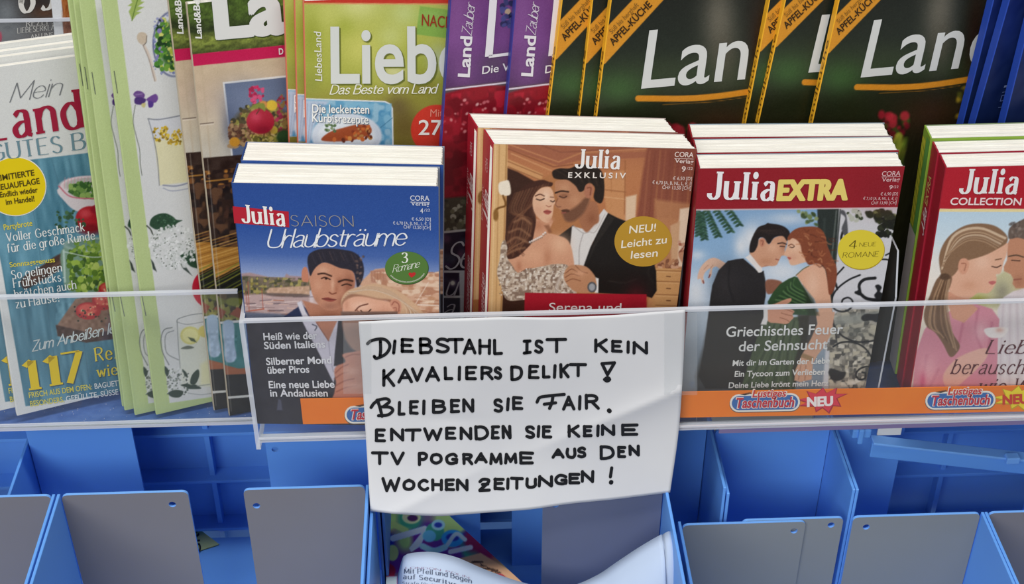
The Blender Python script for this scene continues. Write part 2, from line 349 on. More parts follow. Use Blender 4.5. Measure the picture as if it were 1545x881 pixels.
# ------------------------------------------------------------------ printed things
def deck_z(Y): return -0.0266-0.2*max(Y, 0)
def fatten(V, Fc, dx, dy):
    n = len(V); VV = [V+[dx*i, dy*j] for i, j in ((0, 0), (-1.4, 0), (1.4, 0), (0, .8), (0, -.8), (-1, .6), (1, -.6), (1, .6), (-1, -.6))]
    return np.vstack(VV), [[k*n+i for i in f] for k in range(len(VV)) for f in Fc], np.repeat(np.arange(len(VV))*8e-6, n)
class Pub:
    """a magazine or paperback: local x to the right, y into the depth, z up; front cover in the plane y = 0"""
    def __init__(s, A, B, Y, yaw, lean, w, h, T, below=None, shear=0.0, stand=None):
        yaw, lean = radians(yaw), radians(lean)
        u = np.array([cos(yaw), sin(yaw), 0.]); n = np.array([sin(yaw)*cos(lean), -cos(yaw)*cos(lean), sin(lean)]); v = np.cross(n, u)
        a = at_y(A[0], A[1], Y); b = on_plane(B[0], B[1], a, n); g = b-a; r = atan2(g @ u, g @ v)
        s.u = cos(r)*u-sin(r)*v; s.v = sin(r)*u+cos(r)*v; s.n = n
        if below is None:
            zf = stand if stand is not None else None
            o = a
            for _ in range(12):
                lowest = min((o+s.u*q)[2]-(zf if zf is not None else deck_z((o+s.u*q)[1])+.001) for q in (0, w)); o = o-s.v*lowest/s.v[2]
        else: o = a-s.v*below
        s.o = o; s.w, s.h, s.T, s.shear = w, h, T, shear
        d = -n
        s.M = Matrix(((s.u[0], d[0], s.v[0], o[0]), (s.u[1], d[1], s.v[1], o[1]), (s.u[2], d[2], s.v[2], o[2]), (0, 0, 0, 1)))
    def loc(s, px, py):
        p = on_plane(px, py, s.o, s.n)-s.o; return p @ s.u, p @ s.v
    def world(s, x, z): return s.o+np.multiply.outer(x, s.u)+np.multiply.outer(z, s.v)
    def moved(s, dx=0, dy=0, dz=0, tw=0): return s.M @ Matrix.Translation((dx, dy, dz)) @ Matrix.Rotation(radians(tw), 4, 'Y')
    def build(s, name, paint, dense=None, step=.00046, spine=('#a02030', ), back='#c9c9c9', pages=True, edge='#e8e6e0', leaf=.0006, cover_name='cover'):
        s.root = empty(name, s.M); W_, H_, T = s.w, s.h, s.T; k = s.shear
        # front cover: closed thin slab whose front is the picture grid
        if dense:
            q = np.array([s.loc(*p) for p in dense]); (a0, b0), (a1, b1) = q.min(0), q.max(0)
        else: a0, a1, b0, b1 = 0, W_, 0, H_
        def axis(lo, hi, L):
            lo, hi = max(lo, 0), min(hi, L); n = max(int((hi-lo)/step), 2)
            return np.unique(np.concatenate([np.linspace(0, lo, max(int(lo/.006), 2)), np.linspace(lo, hi, n), np.linspace(hi, L, max(int((L-hi)/.006), 2))]).round(7))
        gx, gz = axis(a0, a1, W_), axis(b0, b1, H_); nx, nz = len(gx), len(gz)
        XX, ZZ = np.meshgrid(gx, gz); x, z = XX.ravel(), ZZ.ravel()
        p = proj(s.world(x, z)); art = Art(p[:, 0], p[:, 1]); paint(art); art.C += np.random.RandomState(7).normal(0, .011, art.C.shape[0])[:, None]; C = lin(art.C)
        n = nx*nz; co = np.zeros((n+8, 3)); co[:n, 0] = x; co[:n, 2] = z
        i = np.arange(n).reshape(nz, nx); quads = np.stack([i[:-1, :-1], i[:-1, 1:], i[1:, 1:], i[1:, :-1]], -1).reshape(-1, 4)
        th = .0004
        co[n:n+4] = [(0, th, 0), (W_, th, 0), (W_, th, H_), (0, th, H_)]; co[n+4:] = [(0, 0, 0), (W_, 0, 0), (W_, 0, H_), (0, 0, H_)]
        a = n; rim = [[a+3, a+2, a+1, a], [a+4, a, a+1, a+5], [a+5, a+1, a+2, a+6], [a+6, a+2, a+3, a+7], [a+7, a+3, a, a+4]]
        allq = np.vstack([quads, np.array(rim)]); me = bpy.data.meshes.new(cover_name)
        me.vertices.add(len(co)); me.vertices.foreach_set('co', co.ravel()); me.loops.add(allq.size); me.loops.foreach_set('vertex_index', allq.ravel().astype(np.int32))
        me.polygons.add(len(allq)); me.polygons.foreach_set('loop_start', np.arange(0, allq.size, 4, dtype=np.int32))
        mi = np.zeros(len(allq), np.int32); mi[-5:] = 1; me.materials.append(printed()); me.materials.append(ink(edge)); me.polygons.foreach_set('material_index', mi)
        at = me.color_attributes.new('print', 'FLOAT_COLOR', 'POINT'); cc = np.ones((len(co), 4)); cc[:n, :3] = C; at.data.foreach_set('color', cc.ravel())
        me.update(calc_edges=True); me.validate(); s.cover = link(cover_name, me, s.root)
        # spine and back cover
        sp = MB(); m = ink(spine[0]); off = .0006
        sp.add([(0, 0, 0), (-off, .0004, 0), (-off-k*T, T-.0004, 0), (-k*T, T, 0), (0, 0, H_), (-off, .0004, H_), (-off-k*T, T-.0004, H_), (-k*T, T, H_), (.0004, .0006, 0), (.0004-k*T, T-.0006, 0), (.0004, .0006, H_), (.0004-k*T, T-.0006, H_)],
               [(0, 4, 5, 1), (1, 5, 6, 2), (2, 6, 7, 3), (9, 11, 10, 8), (0, 8, 10, 4), (3, 7, 11, 9), (4, 10, 11, 7), (4, 7, 6, 5), (0, 3, 9, 8), (0, 1, 2, 3)], m)
        s.spine = sp.build('spine', s.root)
        bk = MB(); bk.box((-k*T, T-.0004, 0), (W_-k*T, T, H_), ink(back)); bk.build('back_cover', s.root)
        if pages:
            R = random.Random(hash(round(W_*1e5)) & 255); pg = MB(); nl = max(int((T-.001)/leaf), 3); dy = (T-.001)/nl
            for j in range(nl):
                y0 = .0005+j*dy; t = -k*(y0); zt = H_-.0002+R.uniform(-.0005, .0003); xr = W_-.0012+R.uniform(-.0005, .0003)
                pg.box((t+.0006, y0, .001), (t+xr, y0+dy*.93, zt), PAPER)
            pg.box((.0008-k*T*.5, .0006, .0012), (W_-.0035-k*T*.5, T-.0006, H_-.0035), PAPER)
            s.pages = pg.build('pages', s.root)
        s.extra = {}; s.base = MB(); return s
    def mb(s, part):
        if part is None: return s.base
        return s.extra.setdefault(part, MB())
    def flat(s, P, faces, col, layer=1, part=None, Dz=None):
        P = np.asarray(P); Dz = np.zeros(len(P)) if Dz is None else Dz; L = [(*s.loc(a, b),) for a, b in P]
        s.mb(part).add([(x, -.00012*layer-q, z) for (x, z), q in zip(L, Dz)], faces, ink(col))
    def shape(s, pts, col, layer=1, part=None, sm=False):
        P = spline(np.vstack([pts, pts[:1]]), 6)[:-1] if sm else np.asarray(pts)
        if np.sum(P[:, 0]*np.roll(P[:, 1], -1)-np.roll(P[:, 0], -1)*P[:, 1]) > 0: P = P[::-1]
        s.flat(P, [list(range(len(P)))], col, layer, part)
    def oval(s, cx, cy, rx, ry, col, layer=1, part=None, n=48):
        s.shape([(cx+rx*cos(t), cy+ry*sin(t)) for t in np.linspace(0, 2*pi, n, endpoint=False)], col, layer, part)
    def text(s, t, p0, p1, h, col, font='sans', bold=0.012, layer=2, part=None, up=None, sp=1.0, slant=0.0, shadow=None):
        V, Fc, Dz = sans(t, min(bold, .018), sp) if font == 'sans' else strokes(t, font)
        if not len(V): return
        if font == 'sans' and bold > .018: V, Fc, Dz = fatten(V, Fc, (bold-.018)*h/max(math.hypot(p1[0]-p0[0], p1[1]-p0[1]), 1), bold-.018)
        p0, p1 = np.array(p0, float), np.array(p1, float)
        if up is None:
            x, z = s.loc(*p0); a = proj(s.world(np.array([x, x]), np.array([z, z+.01]))); up = a[1]-a[0]
        up = np.asarray(up, float)/np.linalg.norm(up); e = (p1-p0)/np.linalg.norm(p1-p0)
        P = p0+np.outer(V[:, 0], p1-p0)+np.outer(V[:, 1]*h, up)+np.outer(V[:, 1]*h*slant, e)
        if shadow: s.flat(P+shadow[0], Fc, shadow[1], layer-.8, part, Dz)
        s.flat(P, Fc, col, layer, part, Dz)
    def stroke(s, pts, w, col, layer=2, part=None, sm=True):
        v, f = ribbon(spline(pts, 6) if sm else pts, lambda a: w, True); s.flat(v, f, col, layer, part)
    def spine_text(s, t, z0, z1, y0, h, col, font='sans', bold=.01, key='spine_print'):
        """lettering running up the spine: z0..z1 along it, y0 = depth of the baseline"""
        V, Fc, Dz = sans(t, bold) if font == 'sans' else strokes(t, font); mb = s.mb(key)
        P = [(-.0008-q-s.shear*(y0-h+b*h), y0-h+b*h, z0+(z1-z0)*a) for (a, b), q in zip(V, Dz)]; mb.add(P, Fc, ink(col))
    def done(s, label, cat, group=None):
        if s.base.v:
            # cover lettering belongs to the cover mesh: join as further faces of it
            o = s.base.build('print', s.cover); me = s.cover.data; bm = bmesh.new(); bm.from_mesh(me); nm = len(me.materials)
            for m in s.base.mats: me.materials.append(m)
            cl = bm.verts.layers.float_color.get('print'); base = [bm.verts.new(v) for v in s.base.v]
            for f, mi in zip(s.base.f, s.base.m):
                try: nf = bm.faces.new([base[i] for i in f]); nf.material_index = nm+mi
                except ValueError: pass
            bm.to_mesh(me); bm.free(); me.update(); d = o.data; bpy.data.objects.remove(o); bpy.data.meshes.remove(d)
        for k, mb in s.extra.items():
            par = s.cover
            if k.startswith('spine_print'): k = 'spine_title'; par = s.spine
            mb.build(k, par)
        tag(s.root, label, cat, group); return s

# ------------------------------------------------------------------ the rack
def tilt_box(mb, x0, x1, Ys, m, th=.002):
    """deck that slopes down to the back"""
    (ya, yb) = Ys; za, zb = deck_z(ya), deck_z(yb)
    vs = [(x0, ya, za-th), (x1, ya, za-th), (x1, yb, zb-th), (x0, yb, zb-th), (x0, ya, za), (x1, ya, za), (x1, yb, zb), (x0, yb, zb)]
    mb.add(vs, [(0, 3, 2, 1), (4, 5, 6, 7), (0, 1, 5, 4), (1, 2, 6, 5), (2, 3, 7, 6), (3, 0, 4, 7)], m)
DECK = noisy('deck_blue', '#4c6fb4', '#5d7fc2', 120, .45, .3, 0, (1, 1, 1), 3)
BLUE = noisy('blue_plastic', '#68a6f4', '#6dabf8', 6, .42, .4)
RIM = mat('blue_rim', '#7ab4fb', .4, .4)
GREY = noisy('grey_panel', '#7d7b80', '#838287', 5, .55, .25)
GREY2 = noisy('grey_panel_neutral', '#84898c', '#8b9092', 5, .55, .25)
d = MB(); tilt_box(d, -.46, .52, (0.0, .14), DECK)
R = random.Random(5)
for _ in range(70):
    x, y = R.uniform(-.36, -.15), R.uniform(.002, .03); s_ = R.uniform(.0003, .0009); z = deck_z(y)+.0001
    d.add([(x, y, z), (x+s_, y+s_*.4, z), (x+s_*.3, y+s_, z)], [(0, 1, 2)], WHITE)
tag(d.build('display_shelf'), 'blue paper-lined shelf board the tall magazines stand on, dusty along its front', 'shelf')
bw = MB(); bw.box((-1.6, .31, -.95), (1.8, .36, 1.5), mat('back_wall', '#8a8c90', .7, .2)); tag(bw.build('wall_back'), kind='structure')
fw_ = MB(); fw_.box((-1.6, -2.6, -1.0), (1.8, .36, -.95), mat('shop_floor', '#a8a6a2', .4, .4)); tag(fw_.build('floor'), kind='structure')

# clear trays
t = tag(empty('magazine_tray', loc=(-.3, 0, -.024)), 'low clear tray front holding the tall magazines at the left', 'tray')
def part(name, root, fn, bevel=0):
    mb = MB(); fn(mb); o = mb.build(name, None, bevel); o.parent = root; o.matrix_parent_inverse = root.matrix_basis.inverted() if not root.parent else Matrix(); return o
def lt_front(mb):
    mb.box((-.47, -.0030, -.0245), (-.1505, 0, .0885), ACR)
def lt_edge(mb):
    mb.box((-.47, -.0031, .0885), (-.1505, .0001, .0905), ACE)
def lt_foot(mb):
    mb.box((-.47, -.0034, -.0272), (-.1495, .0, -.0245), ACE); mb.box((-.47, -.0040, -.0215), (-.1495, -.0031, -.0205), ACE)
part('front_panel', t, lt_front); part('top_edge', t, lt_edge); part('foot_rail', t, lt_foot)
YF = -.045
t = tag(empty('paperback_tray', loc=(.1, YF, 0)), 'clear acrylic tray jutting forward with the row of romance paperbacks', 'tray')
part('front_panel', t, lambda m: m.box((-.1405, YF-.003, -.001), (.46, YF, .0968), ACR))
part('top_edge', t, lambda m: m.box((-.1405, YF-.0031, .0968), (.46, YF+.0001, .0986), ACE))
def rfoot(m):
    m.box((-.1405, YF-.0034, -.0054), (.46, YF+.004, -.0040), ACE); m.box((-.1405, YF-.0042, -.0022), (.46, YF-.0031, -.001), ACE)
part('foot_rail', t, rfoot)
part('tray_floor', t, lambda m: m.box((-.1405, YF, -.0012), (.46, .0075, -.0002), ACR))
def side(m):
    x0, x1 = -.1436, -.1405
    P = [(YF-.003, -.012), (.004, -.012), (.004, .1005), (YF-.003, .0968)]
    m.add([(x0, y, z) for y, z in P]+[(x1, y, z) for y, z in P], [(0, 1, 2, 3), (7, 6, 5, 4), (1, 5, 6, 2)], ACR)
    m.add([(x0, y, z) for y, z in P]+[(x1, y, z) for y, z in P], [(0, 3, 7, 4), (3, 2, 6, 7), (0, 4, 5, 1)], ACE)
part('side_panel', t, side)
part('under_lip', t, lambda m: m.box((.178, YF-.0015, -.0108), (.46, YF, -.0068), mat('lip_mauve', '#8d7fa8', .5)))
def divider(m):
    x0, x1 = .2866, .2878
    P = [(YF+.004, .0), (YF+.004, .099), (YF+.016, .128), (.006, .128), (.006, .0)]
    vs = [(x0, y, z) for y, z in P]+[(x1, y, z) for y, z in P]
    m.add(vs, [(0, 1, 2, 3, 4), (9, 8, 7, 6, 5), (3, 4, 9, 8)], ACR); m.add(vs, [(0, 5, 6, 1), (1, 6, 7, 2), (2, 7, 8, 3)], ACE)
part('divider', t, divider)

# orange shelf strip with printed logos, slipped inside the tray front
ORANGE = noisy('orange_card', '#f07a18', '#f4821c', 30, .45, .3)
SY = YF+.0010
pa, pb = at_y(453, 602, SY), at_y(1545, 582, SY); qa, qb = at_y(459, 640, SY), at_y(1545, 621, SY)
strip = MB(); x1 = .455
ztop = lambda x: pa[2]+(pb[2]-pa[2])*(x-pa[0])/(pb[0]-pa[0])
zbot = lambda x: qa[2]+(qb[2]-qa[2])*(x-qa[0])/(qb[0]-qa[0])
strip.add([(pa[0], SY, zbot(pa[0])), (x1, SY, zbot(x1)), (x1, SY, ztop(x1)), (pa[0], SY, ztop(pa[0])), (pa[0], SY+.0006, zbot(pa[0])), (x1, SY+.0006, zbot(x1)), (x1, SY+.0006, ztop(x1)), (pa[0], SY+.0006, ztop(pa[0]))],
          [(0, 1, 2, 3), (5, 4, 7, 6), (3, 2, 6, 7), (0, 4, 5, 1), (0, 3, 7, 4), (1, 5, 6, 2)], ORANGE)
class Flat:
    """prints on any upright plane Y = const"""
    def __init__(s, Y): s.Y, s.m = Y, MB()
    def flat(s, P, F_, col, layer=1, mb=None, Dz=None): (mb or s.m).add([tuple(at_y(a, b, s.Y)-np.array([0, .00010*layer+q, 0])) for (a, b), q in zip(P, np.zeros(len(P)) if Dz is None else Dz)], F_, ink(col))
    def shape(s, pts, col, layer=1, mb=None):
        P = np.asarray(pts)
        if np.sum(P[:, 0]*np.roll(P[:, 1], -1)-np.roll(P[:, 0], -1)*P[:, 1]) > 0: P = P[::-1]
        s.flat(P, [list(range(len(P)))], col, layer, mb)
    def text(s, t, p0, p1, h, col, font='sans', bold=.012, layer=2, slant=0.0, mb=None, sp=1.0):
        V, Fc, Dz = sans(t, min(bold, .018), sp) if font == 'sans' else strokes(t, font); p0, p1 = np.array(p0, float), np.array(p1, float)
        if bold > .018: V, Fc, Dz = fatten(V, Fc, (bold-.018)*h/np.linalg.norm(p1-p0), bold-.018)
        e = (p1-p0)/np.linalg.norm(p1-p0); up = np.array([0, -1.]); V = V.copy()
        s.flat(p0+np.outer(V[:, 0], p1-p0)+np.outer(V[:, 1]*h, up)+np.outer(V[:, 1]*h*slant, e), Fc, col, layer, mb, Dz)
fl = Flat(SY)
def pill(cx, cy, rx, ry, k=0.0, n=10):
    L = rx-ry; P = [(cx+L+ry*cos(a), cy+ry*sin(a)) for a in np.linspace(-pi/2, pi/2, n)]+[(cx-L+ry*cos(a), cy+ry*sin(a)) for a in np.linspace(pi/2, 3*pi/2, n)]
    return [(x, y+k*(x-cx)) for x, y in P]
def logo(cx, cy, burst, k):
    mb = MB(); y = lambda dx: cy+k*dx
    fl.shape(pill(cx, cy+2, 53.5, 13.8, k), '#6d5a55', 1, mb); fl.shape(pill(cx, cy+1, 53, 13.4, k), '#f1ede2', 2, mb); fl.shape(pill(cx, cy+1, 50, 10.8, k), '#3a6db0', 3, mb)
    fl.text('Taschenbuch', (cx-46, y(-46)+8.5), (cx+44, y(44)+8.5), 16, '#f3e6e0', 'sans', .05, 4, .18, mb); fl.text('Taschenbuch', (cx-45, y(-45)+7.6), (cx+43, y(43)+7.6), 14.5, '#c8283c', 'sans', .025, 5, .18, mb)
    fl.text('Lustiges', (cx-20, y(-20)-7.5), (cx+32, y(32)-7.5), 12, '#f6e2d4', 'sans', .06, 4, .2, mb); fl.text('Lustiges', (cx-19, y(-19)-8), (cx+31, y(31)-8), 10.5, '#d02a36', 'sans', .02, 5, .2, mb)
    fl.shape([(cx-38, y(-38)-12), (cx-22, y(-22)-15), (cx-20, y(-20)-13), (cx-30, y(-30)-10.5)], '#7a4a24', 2, mb)
    bx = cx+85; spikes = []
    base = [(-36, -2), (-18, -6), (-22, -15), (-8, -11), (3, -20), (8, -12), (24, -20), (22, -11), (40, -11), (24, -4), (30, 8), (18, 7), (12, 18), (2, 10), (-8, 16), (-10, 8), (-34, 7), (-22, 2)]
    c1, c2, ct = ('#b02234', '#e0394a', '#fbeeea') if burst == 'red' else ('#caa416', '#f2da2a', '#d03a24')
    fl.shape([(bx+a*1.02, cy+b*1.05+k*85+1) for a, b in base], c1, 1, mb); fl.shape([(bx+a*.93, cy+b*.93+k*85) for a, b in base], c2, 2, mb)
    fl.text('NEU', (bx-21, cy+k*85+8.5), (bx+17, cy+k*85+6.5), 13.5, ct, 'sans', .06, 4, 0, mb)
    return mb
LOGOS = [(573, 623.5, 'red', -.02), (1154, 606, 'red', -.02), (1449, 602.5, 'yellow', -.02)]
strip_o = tag(strip.build('shelf_strip'), 'long orange shelf strip with blue oval logos behind the clear front edge', 'label strip')
for lg in LOGOS: logo(*lg).build('logo', strip_o)

# ------------------------------------------------------------------ blue bins under the trays
def plate(mb, pts_xz, y, th, face, rim, holes=()):
    """upright plate outlined in x,z, with a rounded outline and punched holes, facing -y"""
    bm = bmesh.new(); vs = [bm.verts.new((x, y, z)) for x, z in pts_xz]; es = [bm.edges.new((vs[i], vs[(i+1) % len(vs)])) for i in range(len(vs))]
    for hx, hz, r in holes:
        hv = [bm.verts.new((hx+r*cos(a), y, hz+r*sin(a))) for a in np.linspace(0, 2*pi, 14, endpoint=False)]
        es += [bm.edges.new((hv[i], hv[(i+1) % 14])) for i in range(14)]
    bmesh.ops.triangle_fill(bm, use_beauty=True, edges=es)
    tri = [[v.co.copy() for v in f.verts] for f in bm.faces]; bm.free()
    for T_ in tri:
        if (T_[1]-T_[0]).cross(T_[2]-T_[0]).y > 0: T_.reverse()
        mb.add(T_, [(0, 1, 2)], face); mb.add([(p.x, p.y+th, p.z) for p in reversed(T_)], [(0, 1, 2)], rim)
    def wall(P):
        n = len(P)
        for i in range(n):
            (xa, za), (xb, zb) = P[i], P[(i+1) % n]; mb.add([(xa, y, za), (xb, y, zb), (xb, y+th, zb), (xa, y+th, za)], [(0, 1, 2, 3)], rim)
    wall(pts_xz)
    for hx, hz, r in holes: wall([(hx+r*cos(a), hz+r*sin(a)) for a in np.linspace(0, 2*pi, 14, endpoint=False)])
def rrect(x0, x1, z0, z1, r, corners='lr'):
    P = [(x0, z0), (x1, z0)]
    P += [(x1-r+r*cos(a), z1-r+r*sin(a)) for a in np.linspace(0, pi/2, 6)] if 'r' in corners else [(x1, z1)]
    P += [(x0+r-r*sin(a), z1-r+r*cos(a)) for a in np.linspace(0, pi/2, 6)] if 'l' in corners else [(x0, z1)]
    return P
def X(px, py, Y): return at_y(px, py, Y)[0]
def Zp(px, py, Y): return at_y(px, py, Y)[2]
TH = .0022
Y1, Y2, Y3 = -.050, .026, .085
def bin_(name, label, x0, x1, ztop, flaps, Y, zfloor, front, m_face, back_Y=None, walls=(1, 1), group=None):
    far = Y+.002 if back_Y is None else back_Y
    r = tag(empty(name, loc=((x0+x1)/2, Y, zfloor)), label, 'bin', group)
    for a, b, holes, dy, mf, *hh in flaps: part('flap', r, lambda m: plate(m, rrect(a, b, zfloor, ztop+(hh[0] if hh else 0), .004), Y+dy, TH, mf, RIM, holes))
    for k, xx in ((0, x0-TH), (1, x1)):
        if walls[k]: part('side_wall', r, lambda m: m.box((xx, Y-front, zfloor), (xx+TH, far, ztop), BLUE), .0005)
    part('bin_floor', r, lambda m: m.box((x0, Y-front, zfloor-.003), (x1, far, zfloor), BLUE))
    return r
xa, xb = X(90, 747, Y1), X(553, 747, Y1); z1 = Zp(180, 745, Y1); fz = -.235
gap = .0008
bin_('magazine_bin', 'front blue bin at the left, two grey flaps around an open notch', xa, xb, z1,
     [(xa+gap, X(284, 748, Y1), [(X(260, 761, Y1), Zp(260, 761, Y1), .0026)], 0, GREY), (X(368, 748, Y1), xb-gap, [(X(387, 763, Y1), Zp(387, 763, Y1), .0026)], 0, GREY)], Y1, fz, .13, GREY)
xm = xa-TH*2.6
bin_('magazine_bin', 'blue bin with a grey flap cut off by the left edge of the view', xm-.213, xm, z1, [(xm-.213+gap, xm-.100, [], 0, GREY), (xm-.070, xm-gap, [], 0, GREY)], Y1, fz, .13, GREY)
xc, xd = xb+TH*2.4, X(1001, 747, Y1)
zc = Zp(900, 736, Y1)
bin_('magazine_bin', 'blue bin below the handwritten sheet, filled with newspapers', xc, xd, zc,
     [(X(819, 748, Y1), xd-gap, [(X(838, 762, Y1), Zp(838, 762, Y1), .0024)], 0, mat('grey_blue_panel', '#6d7590', .5))], Y1, fz, .13, GREY)
xe, xf = X(1028, 786, Y1), X(1481, 776, Y1); z3 = Zp(1250, 782, Y1)
bin_('magazine_bin', 'blue bin with neutral grey flaps almost closing its front, right of the sheet', xe, xf, z3,
     [(X(1030, 787, Y1), X(1215, 783, Y1), [(X(1197, 797, Y1), Zp(1197, 797, Y1), .0026)], -.0026, GREY2), (X(1120, 787, Y1), X(1274, 777, Y1), [(X(1254, 792, Y1), Zp(1254, 792, Y1), .0026)], 0, GREY2),
      (X(1288, 780, Y1), xf-gap, [(X(1307, 795, Y1), Zp(1307, 795, Y1), .0026)], 0, GREY2)], Y1, fz, .13, GREY2)
xg = xf+TH*2.2
bin_('magazine_bin', 'blue bin with a brownish grey flap cut off by the right edge of the view', xg, xg+.21, z3, [(xg+gap, xg+.09, [], 0, GREY), (xg+.12, xg+.2, [], 0, GREY)], Y1, fz, .13, GREY)
# second row
z2 = Zp(480, 657, Y2)
ra, rb = X(50, 700, Y2), X(575, 700, Y2)
bin_('magazine_bin', 'rear blue bin at the left, open notch showing the ribbed grid behind', ra, rb, z2, [(ra+gap, X(207, 690, Y2), [], 0, BLUE, .028), (X(403, 690, Y2), rb-gap, [(X(415, 678, Y2), Zp(415, 678, Y2), .0026)], 0, BLUE)], Y2, -.212, Y2-Y1-.006, BLUE, Y3-.0165)
rc, rd = rb+TH*2.5, X(1069, 710, Y2)-.004
bin_('magazine_bin', 'rear blue bin hidden behind the handwritten sheet', rc, rd, z2, [(rc+gap, rc+.07, [], 0, BLUE), (rd-.15, rd-gap, [], 0, BLUE)], Y2, -.212, Y2-Y1-.006, BLUE, Y3-.0165)
re_, rf = X(1062, 690, Y2), X(1200, 690, Y2)
re_ = rd+TH*2.4
zr = z2-.006
bin_('magazine_bin', 'narrow dark blue rear bin between two slanting wall tops, right of the sheet', re_, rf+.024, zr, [(re_+gap, rf+.0235, [], 0, BLUE)], Y2, -.212, Y2-Y1-.006, BLUE, Y3-.0165)
rg = rf+.024+TH*2.2
bin_('magazine_bin', 'rear blue bin at the right, its notch opening on the ribbed grid', rg, rg+.21, zr, [(rg+gap, X(1350, 720, Y2), [], 0, BLUE), (rg+.165, rg+.209, [], 0, BLUE)], Y2, -.212, Y2-Y1-.006, BLUE, Y3-.0165)
# ribbed grids at the back
def grid(label, x0, x1, ribs, posts):
    r = tag(empty('back_grid', loc=((x0+x1)/2, Y3, -.24)), label, 'grid panel', 'ribbed grids behind the bins')
    part('panel', r, lambda m: m.box((x0, Y3, -.24), (x1, Y3+.003, -.066), BLUE))
    for z in ribs: part('rib', r, lambda m: m.box((x0, Y3-.016, z-.0016), (x1, Y3+.0005, z+.0016), BLUE), .0006)
    for x in posts: part('post', r, lambda m: m.box((x-.0022, Y3-.010, -.24), (x+.0022, Y3+.0005, -.066), BLUE), .0006)
grid('dark blue ribbed grid seen through the left notch', ra-.16, rd, [Zp(300, 657, Y3-.016), Zp(300, 728, Y3-.016), Zp(300, 800, Y3-.016)], [X(318, 700, Y3-.01), X(318, 700, Y3-.01)+.1, X(318, 700, Y3-.01)-.1])
grid('dark blue ribbed grid behind the slanting rail at the right', rg, .50, [Zp(1450, 652, Y3-.016), Zp(1450, 717, Y3-.016), Zp(1450, 790, Y3-.016)], [X(1425, 700, Y3-.01), X(1425, 700, Y3-.01)+.1])
# loose slanting rail
def bar(mb, p, q, hgt, dep, m):
    p, q = np.array(p), np.array(q); D = np.array([0, dep, 0]); Hh = np.array([0, 0, hgt])
    vs = [p, q, q+D, p+D, p+Hh, q+Hh, q+D+Hh, p+D+Hh]; mb.add([tuple(v) for v in vs], [(0, 3, 2, 1), (4, 5, 6, 7), (0, 1, 5, 4), (1, 2, 6, 5), (2, 3, 7, 6), (3, 0, 4, 7)], m)
rl = tag(empty('loose_rail', loc=tuple(at_y(1310, 660, -.01))), 'blue plastic rail hanging slantwise under the right tray', 'rail')
p0, p1 = at_y(1312, 690, -.008), at_y(1600, 722, -.008)
part('channel', rl, lambda m: bar(m, p0, p1, .0145, .004, BLUE), .0008)
part('upper_lip', rl, lambda m: bar(m, p0+[0, -.003, .0145], p1+[0, -.003, .0145], .0022, .010, RIM), .0006)
c0 = at_y(1290, 650, -.004)
part('end_clip', rl, lambda m: (m.box((c0[0]-.002, -.006, c0[2]-.006), (c0[0]+.012, .004, c0[2]+.002), BLUE), m.box((c0[0]+.002, -.0085, c0[2]-.010), (c0[0]+.006, -.004, c0[2]+.004), BLUE)), .001)
k0 = at_y(1518, 694, -.012)
part('catch', rl, lambda m: (m.box((k0[0], -.014, k0[2]-.003), (k0[0]+.010, -.007, k0[2]+.003), RIM),), .0008)
wc = at_y(1325, 648, .0)
wm = MB(); wm.box((wc[0], .0, wc[2]-.006), (wc[0]+.018, .0016, wc[2]+.001), WHITE); tag(wm.build('price_card', None, .0003), 'small blank white card above the slanting blue rail', 'card')

